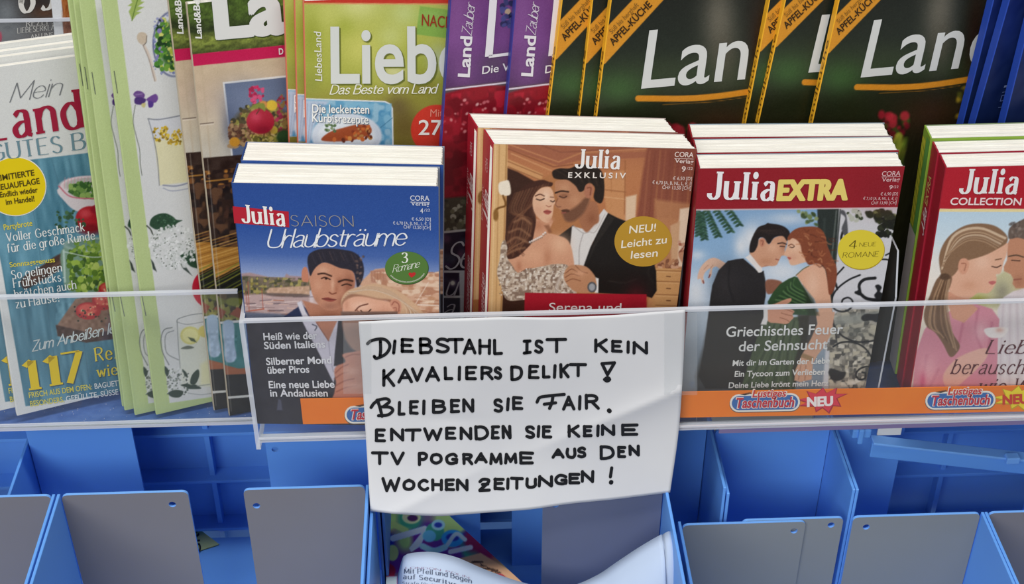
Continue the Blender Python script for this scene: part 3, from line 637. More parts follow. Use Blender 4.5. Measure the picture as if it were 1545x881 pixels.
# ------------------------------------------------------------------ magazines of the left tray
def P_mein(a):
    X_, Y_ = a.X, a.Y
    a.fill('#dcddda')
    k = .118
    pic = [(-60, 253), (210, 221), (215, 640), (44, 611), (22, 470), (8, 395)]
    a.poly([(-80, 256), (230, 219), (240, 592), (39, 616), (2, 400), (-30, 250)], '#588a9e', .6, sm=False)
    idx = a.box(-60, 215, 260, 640); m = (a.C[idx][:, 2] < .75)
    ii = idx[m]; a.C[ii] += (.16*(vnoise(a.X[ii]*1.6-a.Y[ii]*.25, a.Y[ii]*.25, 9, 3)-.5)+.12*(vnoise(a.X[ii], a.Y[ii], 40, 5)-.55))[:, None]
    for x in (78, 104, 30): a.line([(x, 240), (x+22, 330), (x+60, 600)], 1.2, '#41697c', .8, .5)
    # bowl
    a.ell(136, 281, 47, 16, '#e4cfd4', 1); a.poly([(90, 283), (100, 306), (122, 320), (160, 322), (170, 280)], '#dcd3d6', 1); a.ell(138, 280, 41, 12, '#b9b9b4', 1)
    for i in range(14): a.line([(98+i*5, 268), (97+i*5, 284)], 1, '#d58a98', .6, .6)
    a.dots(120, 106, 276, 160, 300, 2, 5, ['#4f7a35', '#6d9447', '#38602c', '#8fae5d'], 3)
    a.poly([(90, 283), (100, 306), (122, 320), (165, 321), (160, 303), (120, 299)], '#d9cfd2', 1.2); a.line([(89, 281), (108, 297), (150, 300)], 2, '#c66d7c', .8)
    # red fruit
    a.ell(136, 330, 22, 19, '#b3202c', 1); a.ell(129, 322, 8, 6, '#d9525a', 3, .7); a.ell(150, 316, 13, 8, '#98182a', 1); a.ell(136, 346, 18, 8, '#7d1420', 3, .8)
    a.dots(26, 84, 318, 128, 345, 1.5, 4, ['#36573a', '#2b4a33', '#4b7048'], 8)
    # spoon
    a.poly([(31, 425), (38, 436), (60, 425), (92, 405), (104, 388), (112, 384), (104, 380), (86, 385), (60, 403), (40, 414)], '#4c3832', 1.5); a.line([(40, 427), (92, 395)], 4, '#7b5b4b', 2, .6)
    # jar
    a.poly([(97, 372), (96, 420), (106, 440), (170, 446), (172, 364)], '#7c9a86', 1.5); a.dots(190, 104, 376, 172, 438, 2.5, 6, ['#7f9f3a', '#9cb84c', '#5c7d2c', '#b9cc6a', '#48682a', '#3e5a2c'], 4)
    a.ell(140, 369, 45, 11, '#9fb6ae', 1); a.ell(140, 369, 40, 8, '#6f8f86', 1); a.dots(46, 112, 364, 168, 380, 2, 4, ['#86a545', '#6b8f37', '#a8c060'], 6); a.line([(96, 378), (98, 425)], 3, '#cfe0dc', 1, .7); a.line([(98, 380), (140, 388), (176, 384)], 1.6, '#cddcd8', .7, .8)
    # board and tomatoes
    a.poly([(86, 491), (114, 451), (190, 436), (200, 486), (175, 505), (88, 506)], '#8b6a58', 1.2, sm=False); a.poly([(84, 490), (140, 503), (190, 494), (192, 509), (130, 517), (87, 507)], '#4e3830', 1, sm=False)
    a.noise(84, 440, 195, 515, 5, .07, 9)
    for x, y, rx, ry in ((156, 453, 17, 15), (133, 469, 19, 13), (162, 436, 13, 10)):
        a.ell(x, y, rx, ry, '#b7262c', 1); a.ell(x-1, y-2, rx*.72, ry*.66, '#dd5d52', 1.5); a.dots(12, x-rx*.6, y-ry*.6, x+rx*.6, y+ry*.5, 1, 2.4, ['#f0a078', '#c13a35', '#f3c9a5'], int(x))
    a.dots(34, 112, 462, 180, 486, .8, 1.8, ['#33301f', '#42502c', '#201e18'], 12)
    a.poly([(-80, 256), (-30, 250), (2, 400), (39, 616), (250, 588), (250, 700), (-80, 700)], '#dcddda', .6, sm=False) if False else None
    a.poly([(27, 628), (-3, 460), (-60, 60), (-80, 60), (-20, 640)], '#e6e7e4', .6, sm=False); a.poly([(20, 640), (24, 610), (39, 613), (230, 584), (240, 620)], '#e2e3e1', .6, sm=False)
    a.poly([(0, 463), (27, 628), (38, 626), (38, 614), (12, 462), (-20, 270), (-40, 270)], '#e2e3e1', .6, sm=False)
mein = Pub((27, 627), (-52, 112), .004, 26, .6, .2, .268, .004, below=0)
mein.build('magazine', P_mein, dense=[(-25, 640), (215, 590), (-60, 80), (140, 60)], spine=('#e0e0dc',), back='#dcdcda')
M_ = mein
M_.text('Mein', (14, 154), (97, 142), 27, '#7d8083', 'hair', layer=2, part='title')
M_.text('Land', (-20, 213.5), (129, 191), 58, '#a11d3b', 'masthead', layer=3, part='title')
M_.text('GUTES', (-14, 243), (95, 229), 25, '#6f8f9a', 'tall', layer=2); M_.text('BROT', (108, 227), (205, 213), 25, '#6f8f9a', 'tall', layer=2)
M_.oval(23, 281, 47, 45, '#f2efe0', 1, 'badge'); M_.oval(23, 281, 45.5, 43.5, '#ecd010', 2, 'badge'); 
for t, p, q, h in (('LIMITIERTE', (-5, 273), (52, 264), 8.5), ('NEUAUFLAGE', (-7, 287.5), (60, 276.5), 8.5), ('Endlich wieder', (0, 297.5), (57, 289.5), 8), ('im Handel!', (9, 308.5), (52, 303), 8)):
    M_.text(t, p, q, h, '#55490f', bold=.02, layer=3, part='badge')
WS = '#f0f2ee'
for t, p, q, h, c, f in (('Partybrote', (6, 347), (49, 340), 8.5, '#e6d64a', 'sans'), ('Voller Geschmack', (10, 364.5), (128, 348), 13, WS, 'serif'), ('für die große Runde', (12, 381), (144, 360.5), 13, WS, 'serif'),
        ('Sonntagsgenuss', (15, 403), (83, 395), 7.5, '#e6d64a', 'sans'), ('So gelingen', (18, 421), (94, 409), 13, WS, 'serif'), ('Frühstücks-', (20, 434), (98, 423), 13, WS, 'serif'),
        ('brötchen auch', (22, 450), (116, 435), 13, WS, 'serif'), ('zu Hause!', (24, 465), (90, 454), 13, WS, 'serif'), ('Zum Anbeißen lecker', (48, 530), (208, 493), 15, '#d6dede', 'brush'),
        ('FRISCH AUS DEM OFEN:', (44, 600), (139, 587), 8, '#e9dc5a', 'sans'), ('BAGUETTES', (143, 586.5), (193, 579.5), 8, WS, 'sans'), ('BESONDERS,', (46, 613), (97, 606), 8, '#e9dc5a', 'sans'), ('GEFÜLLTE, SÜSSE UND', (100, 605.5), (205, 591), 8, WS, 'sans')):
    M_.text(t, p, q, h, c, f, bold=.01, layer=2)
for t, p, q, h in (('1', (38, 589), (63, 586), 44), ('1', (69, 583), (95, 579), 44), ('7', (97, 579), (130, 574), 46)):
    M_.text(t, p, q, h, '#f0cf20', 'masthead', layer=3, shadow=((1.5, 1.2), '#3d5a68'))
M_.text('Rezepte', (143, 545), (232, 532), 20, '#f0d838', 'serif', layer=3, shadow=((1, 1), '#3d5a68')); M_.text('wie vom Bäcker', (146, 569), (300, 547), 17, '#f0d838', 'serif', layer=3, shadow=((1, 1), '#3d5a68'))
M_.done('cookery magazine with red masthead word, salad jar and yellow round badge, foremost at the left', 'magazine', 'country cooking magazines at the left')
copy_tree(M_.root, M_.moved(-.0125, .0055, .004, .3), 'copy peeking out left of the tomato cookery magazine, its yellow digit showing', 'country cooking magazines at the left')
copy_tree(M_.root, M_.moved(-.002, .010, .0055, 0), 'second cookery magazine in the left stack, only its pale top edge showing', 'country cooking magazines at the left')
copy_tree(M_.root, M_.moved(.0, .0145, .0085, 0), 'rearmost cookery magazine in the left stack, highest pale top edge', 'country cooking magazines at the left')

# green-edged herb magazines
def P_herb(a):
    a.fill('#bccd8e'); a.noise(-100, -50, 700, 700, 60, .012, 2)
    a.poly([(170, -40), (177, 0), (256, 608), (420, 584), (420, -80)], '#dadbd9', .6, sm=False)
    z = zm(100, 0, 5.18); a.poly(z((505, 0), (515, 20), (480, 45), (510, 50), (488, 90), (515, 165), (545, 120), (585, 95), (550, 90), (610, 55), (560, 50), (612, 15), (580, 10), (600, -20)), '#9db35e', .7, sm=False)
    a.line(z((512, 160), (545, 40), (560, -10)), 1.2, '#57722f', .6)
    a.poly(z((552, 300), (560, 265), (590, 250), (625, 265), (632, 300), (618, 340), (600, 352), (570, 335)), '#c9b9a4', .8); a.line(z((605, 350), (650, 450), (695, 625)), 4.5, '#d6c8bb', .8); a.line(z((600, 352), (648, 470), (692, 632)), 1, '#8d8078', .6); a.line(z((628, 280), (625, 330), (605, 352)), 1.2, '#73695f', .6)
    # plate of herbs
    a.ell(262, 66, 32, 50, '#5f678f', 1); a.ell(263, 66, 30.5, 48, '#e1e3e8', 1); a.dots(90, 232, 20, 275, 112, 1, 2.6, ['#7e86b5', '#9aa0c8'], 5, ok=lambda x, y: ((x-263)/31)**2+((y-66)/48)**2 > .78)
    a.ell(262, 68, 23, 36, '#3f6d30', 3, .9); a.dots(170, 236, 30, 278, 106, 2, 5, ['#4f8a35', '#2f5f28', '#78a83e', '#1f3f22', '#b9c94e', '#8d84bd', '#5f9440', '#dfe07a'], 6)
    # violets
    for pts, c in (((524, 740, 545, 712, 580, 712, 612, 735, 605, 765, 560, 770), '#6c4a8a'), ((535, 770, 570, 760, 622, 775, 600, 815, 540, 812), '#4d3474'), ((625, 780, 660, 750, 700, 735, 718, 765, 700, 800, 665, 800), '#6f4a93'), ((640, 790, 680, 800, 675, 835, 645, 838), '#55388a')):
        a.poly(z(*[(pts[i], pts[i+1]) for i in range(0, len(pts), 2)]), c, .8)
    a.poly(z((590, 810), (620, 805), (612, 840), (590, 832)), '#c9c083', .8); a.line(z((545, 740), (590, 735)), 2, '#9b83b5', 1, .7)
    z2 = zm(120, 150, 4.635); a.line(z2((390, 40), (375, 150), (395, 250), (420, 350), (425, 450), (437, 530)), 1.1, '#6f7668', .6)
    # glass
    a.poly(z2((483, 140), (725, 110), (790, 570), (560, 600)), '#d5d7dc', .8, sm=False); a.poly(z2((520, 290), (740, 270), (785, 575), (562, 600)), '#e2dcb4', 1.2, sm=False)
    a.line(z2((480, 135), (560, 140), (720, 110)), 1.6, '#7f838c', .7); a.line(z2((480, 135), (515, 260), (545, 420), (558, 600)), 1.3, '#84878c', .7); a.line(z2((585, 600), (680, 605), (790, 575)), 2, '#8d92a5', .8); a.line(z2((585, 620), (650, 640), (780, 620)), 1.2, '#9a9fb2', .8)
    for cx, cy, r in ((243, 202, 12), (264, 207, 13), (281, 200, 11)): a.dots(46, cx-r, cy-r*.8, cx+r, cy+r*.9, 1, 3, ['#d3b02c', '#b8942a', '#e0c552', '#8d7423'], int(cx), ok=lambda x, y: (x-cx)**2+(y-cy)**2 < r*r)
    # elder blossom
    z3 = zm(150, 310, 4.896)
    a.poly(z3((370, 140), (385, 95), (430, 65), (490, 58), (540, 80), (570, 105), (612, 110), (575, 130), (545, 160), (490, 180), (420, 178), (385, 160)), '#2f4d37', .8); a.dots(50, 228, 318, 270, 345, .8, 1.8, ['#3f6446', '#24402d', '#52755a'], 3, ok=lambda x, y: ((x-247)/19)**2+((y-334)/10)**2 < 1)
    a.line(z3((350, 150), (380, 180), (402, 240)), 2, '#3c4438', .7)
    a.poly(z3((596, 370), (660, 335), (725, 330), (790, 340), (800, 460), (700, 460), (650, 430)), '#2c4a34', .9)
    a.poly(z3((380, 395), (400, 420), (424, 490), (396, 470)), '#39433c', .7, sm=False); a.poly(z3((590, 425), (630, 440), (686, 520), (620, 470)), '#46524b', .7, sm=False)
    ok = lambda x, y: ((x-262)/37)**2+((y-373)/34)**2 < 1+.0*x
    a.dots(420, 222, 338, 300, 412, 1.2, 2.8, ['#e3e4e2', '#d3d6d2', '#eceeec', '#cfd3cf'], 11, .6, .95, ok); a.dots(170, 222, 340, 300, 412, .5, 1.2, ['#8b9488', '#5e685c', '#a9afa6', '#454f44'], 12, .5, .9, ok)
    a.ell(321, 435, 31, 31, '#c81e38', .8)
    # jug
    z4 = zm(150, 450, 4.196)
    a.line(z4((490, 150), (500, 130), (580, 105), (670, 95), (760, 90)), 1.2, '#8b8f90', .6); a.line(z4((490, 150), (560, 165), (680, 145), (760, 140)), 1, '#9a9d9d', .6); a.line(z4((492, 140), (500, 300), (512, 440)), 1.3, '#8f9492', .6)
    a.poly(z4((500, 190), (760, 170), (800, 560), (520, 560)), '#dcdfcf', 2, .8, sm=False); a.line(z4((460, 185), (410, 200), (390, 260), (400, 340), (440, 420)), 1.4, '#777b79', .7); a.line(z4((470, 205), (425, 225), (415, 280), (430, 350), (500, 390)), 1.2, '#868a88', .7)
    a.ell(287, 506, 15, 13.5, '#d9d37f', 1); a.ell(287, 506, 12, 10.5, '#e8e4a0', 1.2); a.ell(309, 500, 10, 9, '#d7ca70', 1)
    a.poly(z4((560, 245), (600, 255), (616, 280), (580, 270)), '#4c5a3c', .8, sm=False); a.poly(z4((515, 318), (560, 300), (600, 312), (560, 322)), '#6b7364', .8); a.poly(z4((640, 420), (700, 380), (760, 380), (780, 540), (640, 550)), '#e3e1b4', 3, .8, sm=False)
    a.dots(120, 252, 556, 284, 596, .8, 2, ['#c9cdc6', '#8d948a', '#e5e7e3', '#59625a'], 21); 
    for q in (((415, 430), (440, 460), (430, 495), (415, 470)), ((435, 600), (480, 580), (530, 590), (510, 625), (460, 625)), ((575, 520), (590, 480), (625, 450), (632, 490), (610, 540), (580, 545)), ((525, 450), (550, 470), (560, 500), (540, 490)), ((550, 570), (600, 545), (645, 570), (600, 575)), ((515, 550), (560, 540), (590, 560), (560, 565))):
        a.poly(z4(*q), '#34463a', .8)
    a.line(z4((620, 555), (700, 545)), 1.2, '#9aa09a', .7); a.line(z4((560, 600), (640, 610), (720, 600)), 1.1, '#a4a8a8', .7)
def herb_pose(A, B, Y): return Pub(A, B, Y, 22.3, .6, .2, .322, .0030, below=0)
g1 = herb_pose((237, 625.5), (155, 0), .0055); g1.build('magazine', P_herb, dense=[(230, 640), (370, 610), (140, -5), (300, -5)], spine=('#b9ca8c',), back='#b9ca8c', edge='#cbd6a8')
g1.stroke([(172, 107), (177, 140)], 1.1, '#6b7466', 2); g1.stroke([(214, 447), (220, 476)], 1.1, '#7c8576', 2)
g1.done('herb magazine with green border, violets and elder blossom drawings, foremost of the green ones', 'magazine', 'green bordered herb magazines')
copy_tree(g1.root, herb_pose((205, 626), (121, 0), .0085).M, 'green bordered herb magazine just behind the foremost, a strip of its violet showing', 'green bordered herb magazines')
copy_tree(g1.root, herb_pose((189.5, 619), (112, 0), .0125).M, 'third green bordered herb magazine from the front, a narrow green edge', 'green bordered herb magazines')
copy_tree(g1.root, herb_pose((186, 613), (104, 0), .0165).M, 'rearmost green bordered herb magazine, leftmost thin green edge', 'green bordered herb magazines')

# country magazines with grass masthead
def P_berg(a):
    a.fill('#cdb89b'); a.grad([(80, '#cbb798'), (150, '#cdb69c'), (200, '#cfc2ab'), (235, '#cdc6b6')]); a.noise(250, 60, 700, 245, 12, .02, 4)
    s = lambda x: -.1*(x-292)
    idx = a.box(200, -50, 700, 110); y = a.Y[idx]-s(a.X[idx]); m = y < 82; ii = idx[m]; yy = y[m]
    g = np.stack([np.interp(yy, [-20, 20, 48, 60, 82], [c[k] for c in (hexc('#33431d'), hexc('#4d6427'), hexc('#2f3b1b'), hexc('#7e8a3c'), hexc('#4a5526'))]) for k in range(3)], -1)
    nz = vnoise(a.X[ii]*.5, yy, 4, 7)*.6+vnoise(a.X[ii], yy, 2, 8)*.4; a.C[ii] = np.clip(g*(.65+.75*nz[:, None]), 0, 1)
    a.poly([(280, 83), (800, 31), (800, 48), (280, 101)], '#c31850', .5, sm=False)
    for x in (292, ): a.line([(x+12, 100), (x+26, 240)], 2, '#bda98c', 1.5, .5)
    a.line([(302, 187), (322, 185)], 1.5, '#77675a', .5); a.line([(303, 189), (322, 187)], 1.2, '#e5d9c8', .5)
    # framed picture
    a.poly([(336, 124), (560, 100), (590, 300), (356, 300)], '#e9e7e2', .5, sm=False); a.poly([(339, 126.5), (560, 103), (590, 300), (359, 300)], '#5f6c88', .5, sm=False)
    a.glow(370, 150, 40, 30, '#7784a0', .6); a.glow(345, 190, 12, 30, '#495470', .6)
    z = zm(260, 0, 4.005)
    a.ell(396, 190, 44, 32, '#4d4326', 4, .9)
    a.dots(260, 345, 150, 436, 214, 2, 4.5, ['#6d6b32', '#8a8740', '#544a2c', '#7c5a3e', '#a09a58', '#3d3a26', '#9b7f4e'], 31, ok=lambda x, y: ((x-395)/48)**2+((y-192)/36)**2 < 1)
    a.dots(110, 345, 188, 385, 222, 2, 4, ['#8a6a4e', '#6d4a38', '#a88a63', '#54382c'], 33); a.dots(90, 378, 196, 425, 216, 2, 4, ['#b8a65a', '#8d8a3e', '#6a6430', '#c9b878'], 34)
    a.dots(60, 416, 145, 442, 200, 2, 4, ['#8e2a45', '#b23a58', '#6f3a34', '#8a7040'], 35); a.dots(34, 377, 130, 398, 154, 2, 3.4, ['#c2305e', '#d0507a', '#a02048'], 36)
    a.ell(410, 159, 8.5, 8, '#d9b83a', 1); a.ell(397, 158, 6, 6, '#c98a4a', 1); a.ell(413, 196, 6, 6, '#b9b040', 1)
    a.ell(393, 183, 21, 19, '#a81f36', 1); a.glow(386, 176, 9, 8, '#d4506a', .7); a.glow(398, 196, 14, 7, '#7d1428', .7); a.line([(391, 166), (387, 172)], 1.5, '#5b3a2a', .7)
    a.poly([(400, 168), (390, 162), (375, 166), (384, 158), (398, 156)], '#7f8a3c', .8); a.ell(430, 207, 13, 11, '#2d4a28', 1.5); a.ell(354, 214, 8, 7, '#c98e2e', 1)
    # lower pictures
    a.poly([(230, 245), (311, 238), (700, 205), (760, 700), (250, 700)], '#35241c', .8, sm=False); a.noise(230, 238, 720, 300, 7, .05, 5)
    a.blotch([(230, 262), (720, 230), (720, 285), (230, 285)], ['#b97a34', '#7c4f2a', '#2a1b16'], 7, 3, 1, .62, .8); a.line([(280, 277), (420, 262)], 2, '#d9993e', 1, .8)
    a.blotch([(230, 285), (720, 255), (740, 378), (230, 378)], ['#1d1413', '#4d3226', '#2b201c', '#63442f'], 9, 5, 1, .6)
    a.poly([(230, 377), (360, 372), (720, 350), (720, 432), (230, 432)], '#b57f36', 1, sm=False)
    for i in range(26): a.line([(290, 372+i*4.6), (360, 350+i*4.6), (470, 322+i*4.6)], 1.5, ['#d9a552', '#8a5a22', '#e0b060'][i % 3], .7, .7, False)
    a.poly([(230, 445), (300, 436), (360, 405), (480, 370), (480, 452), (230, 452)], '#23241a', 1, sm=False)
    for i in range(16): a.line([(295, 430+i*5.5), (340, 408+i*5.5), (400, 375+i*5.5)], 1.8, ['#8a8a34', '#16170f', '#5d6428'][i % 3], .8, .9, False)
    a.poly([(230, 446), (520, 436), (520, 492), (230, 492)], '#3c3526', 1, sm=False); a.dots(90, 300, 444, 380, 485, 2, 6, ['#4d5427', '#7c7a3a', '#2b2a1c', '#8f8a4a', '#392a1e', '#5a4a30'], 41)
    for x in (327, 355, 383): a.poly([(x-8, 474), (x+3, 463), (x+14, 470), (x+8, 481)], '#8e4a34', .8, sm=False); a.ell(x-2, 455, 14, 6, '#6f7430', 1.4); a.ell(x-10, 482, 6, 4, '#9b9448', 1.2)
    a.poly([(230, 493), (310, 487), (520, 470), (520, 474), (230, 497)], '#dcdedc', .5, sm=False); a.poly([(230, 497), (520, 474), (540, 556), (230, 560)], '#3d7c7c', .6, sm=False); a.noise(300, 480, 420, 560, 14, .05, 8)
    for x in (317, 346, 376): a.poly([(x-10, 487), (x+6, 486), (x+8, 520), (x+11, 536), (x+6, 546), (x-6, 544), (x-8, 520)], '#a9bfd6', 1.2); a.noise(x-10, 505, x+12, 546, 4, .08, 9)
    a.poly([(230, 556), (325, 547), (360, 556), (540, 540), (540, 572), (230, 572)], '#a4613f', 1, sm=False); a.poly([(230, 575), (330, 566), (540, 556), (560, 720), (230, 720)], '#22211f', 1, sm=False); a.poly([(230, 608), (330, 599), (560, 582), (560, 584), (230, 611)], '#d9d9d4', .4, sm=False)
    a.noise(300, 575, 420, 640, 8, .03, 6)
    a.poly([(349, 640), (311, 250), (304, 170), (306, 100), (270, 100), (300, 640)], '#8a8577', .8, .0, sm=False)
    a.line([(313, 240), (349, 620)], 1.6, '#cfcabf', .7, .35)
def berg_pose(A, B, Y): return Pub(A, B, Y, 18, .6, .2, .318, .0042, below=0)
b1 = berg_pose((347, 627), (287, 50), .0060); b1.build('magazine', P_berg, dense=[(340, 640), (440, 630), (270, -5), (440, -5)], spine=('#b5a892',), back='#c9c4ba')
b1.text('Land', (328, 56), (545, 37), 80, '#dfe0dd', 'serif' if False else 'sans', bold=.05, layer=2, part='title', shadow=((1.5, 1.5), '#3a4a22'))
b1.text('Land&Berge', (304.5, 58), (299, -22), 9.5, '#e5e6e0', bold=.03, layer=2, up=(-1, -.06)); b1.text('D', (421, 82), (427.5, 81.4), 9, '#e8e2e0', bold=.03)
b1.done('country magazine with grass masthead and red apple wreath, in front of its twin', 'magazine', 'grass masthead country magazines')
copy_tree(b1.root, berg_pose((324, 619), (260, 50), .0112).M, 'second country magazine with grass masthead, showing only its left strip', 'grass masthead country magazines')

# ------------------------------------------------------------------ tall magazines behind the paperbacks
def P_liebes(a):
    a.grad([(0, '#b4bb5c'), (60, '#b9bd58'), (120, '#a9ad4a'), (150, '#97933e'), (215, '#7c7430')])
    for x, y, rx, ry, c, al in ((540, 8, 34, 22, '#d6d88c', .9), (490, 20, 26, 20, '#c9cc6e', .8), (545, 75, 26, 26, '#d4d272', .7), (590, 55, 20, 18, '#c8cf80', .8), (610, 20, 22, 20, '#c6d088', .8), (470, 60, 16, 40, '#98a038', .8), (640, 100, 30, 40, '#8d9a30', .5), (595, 110, 20, 18, '#d9d9a0', .8), (660, 90, 16, 22, '#b5c0a4', .7), (640, 130, 22, 20, '#7f7a2c', .8), (610, 190, 24, 30, '#6b5a2c', .9), (600, 160, 18, 18, '#5c4a30', .6), (470, 125, 14, 20, '#8e9440', .6), (520, 40, 14, 14, '#a4ae40', .6)): a.glow(x, y, rx, ry, c, al)
    a.poly([(420, -30), (760, -30), (760, 5.5), (600, 5), (425, 4)], '#c8392a', .5, sm=False)
    a.line([(424, 5.5), (600, 6), (760, 7)], 1.3, '#e08d66', .6)
    z = zm(425, 0, 4.098)
    a.poly(z((60, 600), (150, 607), (640, 624), (672, 640), (688, 670), (692, 900), (60, 900)), '#dfe3e6', .5, sm=False); a.poly(z((60, 608), (150, 615), (636, 632), (665, 645), (679, 672), (683, 900), (60, 900)), '#5f9cc0', .5, sm=False)
    a.blotch(z((60, 610), (679, 640), (683, 900), (60, 900)), ['#4e8fb8', '#7db2cf', '#8fb9d0'], 9, 3, 1, .55); a.poly(z((60, 615), (290, 625), (200, 780), (170, 900), (60, 900)), '#b9c4d8', 2, .9, sm=False)
    for i in range(5): a.line(z((160+i*24, 640), (150+i*12, 880)), 1.2, '#7f8aa6', .8, .5)
    a.line(z((610, 790), (683, 730)), 1, '#3e769a', .6); a.line(z((230, 650), (500, 690), (560, 720)), 3, '#3f7da6', 2, .6)
    a.ell(523, 205, 53, 34, '#ced6e2', 1.2); a.ell(523, 206, 44, 26, '#dde3ea', 1.5)
    a.poly(z((250, 870), (290, 820), (380, 790), (470, 770), (545, 780), (545, 830), (420, 870)), '#a34e2c', 1); a.dots(70, 490, 186, 560, 212, 1.5, 4, ['#c96a34', '#8a3a24', '#d98f4a', '#6b3222', '#b9824a'], 51, ok=lambda x, y: y > 218-(x-485)*.42); a.dots(24, 490, 188, 506, 200, 1, 2.6, ['#4f6a44', '#7d8f66'], 52)
    a.ell(659, 196, 39, 38, '#cf3b2c', .8); a.glow(660, 205, 20, 14, '#b82c22', .5)
    a.poly(z((855, 38), (1045, 62), (1200, 80), (1200, 260), (1035, 238), (830, 213)), '#86ad4d', .7, sm=False); a.glow(650, 25, 26, 12, '#9fc06a', .5)
    for x in (441,): a.line([(x, -5), (x+8, 215)], 1, '#d9d39a', .8, .4)
    # spine side of the cover
    a.poly([(425, -10), (433.5, -10), (447, 240), (432, 240)], '#c9694e', .8, .0, sm=False)
def liebe_pose(A, B, Y, yaw=13): return Pub(A, B, Y, yaw, .6, .2, .314, .0038)
l1 = liebe_pose((463, 212), (459, 4), .0135); l1.build('magazine', P_liebes, dense=[(455, -5), (690, -5), (455, 225), (690, 225)], spine=('#d5745c',), back='#d0654e')
LW = '#d9dcd8'
l1.text('Liebe', (499, 124), (706, 123), 82, LW, 'sans', bold=.018, layer=3, part='title', shadow=((2.2, 2.2), '#6c742e'))
l1.text('Das Beste vom Land', (497, 141.5), (662, 140), 13.5, '#eaeada', 'brush', layer=3)
l1.text('Die leckersten', (471, 169.5), (557, 171), 12.5, '#f2f2ee', bold=.012, layer=3, shadow=((.9, .9), '#47607c')); l1.text('Kürbisrezepte', (471, 183), (556, 186.5), 12.5, '#f2f2ee', bold=.012, layer=3, shadow=((.9, .9), '#47607c'))
l1.text('Mit', (649, 175.5), (668, 175.5), 11, '#e8907c', bold=0, layer=3); l1.text('27', (631, 203), (667, 203), 22, '#f0ece6', bold=.01, layer=3)
l1.text('NACH', (636, 38), (682, 42.5), 17, '#9c3420', bold=.005, layer=3); l1.text('LiebesLand', (486, 122), (484, 48), 10.5, '#e6e6da', bold=.008, layer=3, up=(-1, 0), slant=.1)
l1.done('green-gold lifestyle magazine with large white title and red strip, foremost of three', 'magazine', 'green-gold magazines behind the blue paperbacks')
copy_tree(l1.root, l1.moved(-.0048, .0042, .0012), 'middle green-gold lifestyle magazine, a narrow strip left of the foremost', 'green-gold magazines behind the blue paperbacks')
copy_tree(l1.root, l1.moved(-.0080, .0084, .0030, -.5), 'rearmost green-gold lifestyle magazine with a reddish spine beside the apple wreath', 'green-gold magazines behind the blue paperbacks')

def P_zauber(a):
    a.grad([(-20, '#74417f'), (60, '#7d4b8c'), (115, '#5d3a6c'), (138, '#54345c')])
    a.glow(690, 20, 14, 60, '#8a5a98', .5); a.glow(740, 40, 18, 40, '#5a2f6e', .6); a.glow(700, 110, 20, 26, '#8b5a96', .5); a.glow(745, 95, 20, 14, '#56465c', .7)
    a.dots(26, 757, 0, 778, 40, 2.5, 6, ['#2c2a55', '#3d3d70', '#1d1b3c', '#b9a08a', '#4a4a86'], 61)
    a.poly([(640, 138), (768, 123), (900, 103), (900, 320), (600, 330)], '#8f1524', .6, sm=False); a.poly([(640, 137), (768, 122), (900, 102), (900, 112), (768, 130), (720, 128), (640, 150)], '#584a50', 2, sm=False)
    a.blotch([(640, 148), (900, 110), (900, 320), (600, 330)], ['#b02033', '#6f0f1c', '#a11b2c', '#7d1422'], 13, 62, 1, .52)
    a.dots(60, 655, 150, 860, 200, 1, 3.2, ['#e8a9a6', '#f0d0cc', '#c8505a', '#d98087'], 63, .9, .75); a.glow(690, 250, 40, 50, '#5d0d18', .5)
    a.poly([(640, 138), (768, 123), (900, 103), (900, 106), (768, 125.6), (640, 140.5)], '#d9cfdc', .5, sm=False)
    a.poly([(600, 305), (705, 296), (800, 290), (800, 350), (600, 358)], '#4d4538', 2, sm=False); a.dots(90, 650, 302, 760, 352, 2, 5, ['#8b8674', '#5f5a48', '#a9a594', '#3a352b', '#6f6a52'], 64)
    a.poly([(600, 356), (705, 346), (800, 336), (800, 700), (600, 700)], '#2a2032', .6, sm=False); a.poly([(600, 356), (705, 345), (800, 335), (800, 338), (705, 348.5), (600, 359)], '#b9b6b4', .5, sm=False)
    a.dots(40, 655, 355, 720, 480, 3, 8, ['#43305a', '#3a2a4c', '#1b1622', '#5c3a52', '#3a3a4c'], 65, 3, .8); a.poly([(655, 408), (706, 408), (706, 411.5), (655, 411.5)], '#bfc0c4', .5, sm=False); a.poly([(693, 409), (702, 409), (700, 490), (694, 490)], '#b9bac0', .6, sm=False); a.poly([(655, 446), (700, 446), (700, 449.5), (655, 449.5)], '#c4c5c8', .5, sm=False)
    a.poly([(655, 450), (694, 450), (694, 500), (650, 500)], '#34323e', 1, sm=False); a.glow(683, 427, 4, 4, '#d9d8d0', .9)
    a.ell(683, 427, 3, 3, '#d5d4cc', .8)
def zau_pose(A, B, Y): return Pub(A, B, Y, 13, .6, .2, .322, .0055)
z1_ = zau_pose((668, 200), (681, 0), .0245); z1_.build('magazine', P_zauber, dense=[(640, -5), (850, -5), (640, 490), (850, 490)], spine=('#3a3a8c',), back='#5a3a70')
Z = z1_; ZW = '#e6e2e8'
Z.text('L', (728, 86), (776, 80), 92, ZW, 'serif', layer=3, part='title')
Z.text('Land', (708, 116), (712, 55), 17, ZW, 'sans', bold=.03, layer=3, up=(-1, -.06)); Z.text('Zauber', (711, 54), (717, 3), 15, '#d8d0dc', 'script', layer=3, up=(-1, -.1)); Z.text('Die Vielfalt', (727, 111.5), (808, 100), 11.5, '#e3dfe3', bold=.01, layer=3)
Z.text('Se', (671, 406), (716, 402), 40, '#b9b6bd', 'script', layer=3); Z.text('u', (672, 446), (692, 445), 30, '#a5a2ab', 'script', layer=3); Z.text('a', (668, 478), (686, 477), 28, '#a5a2ab', 'script', layer=3)
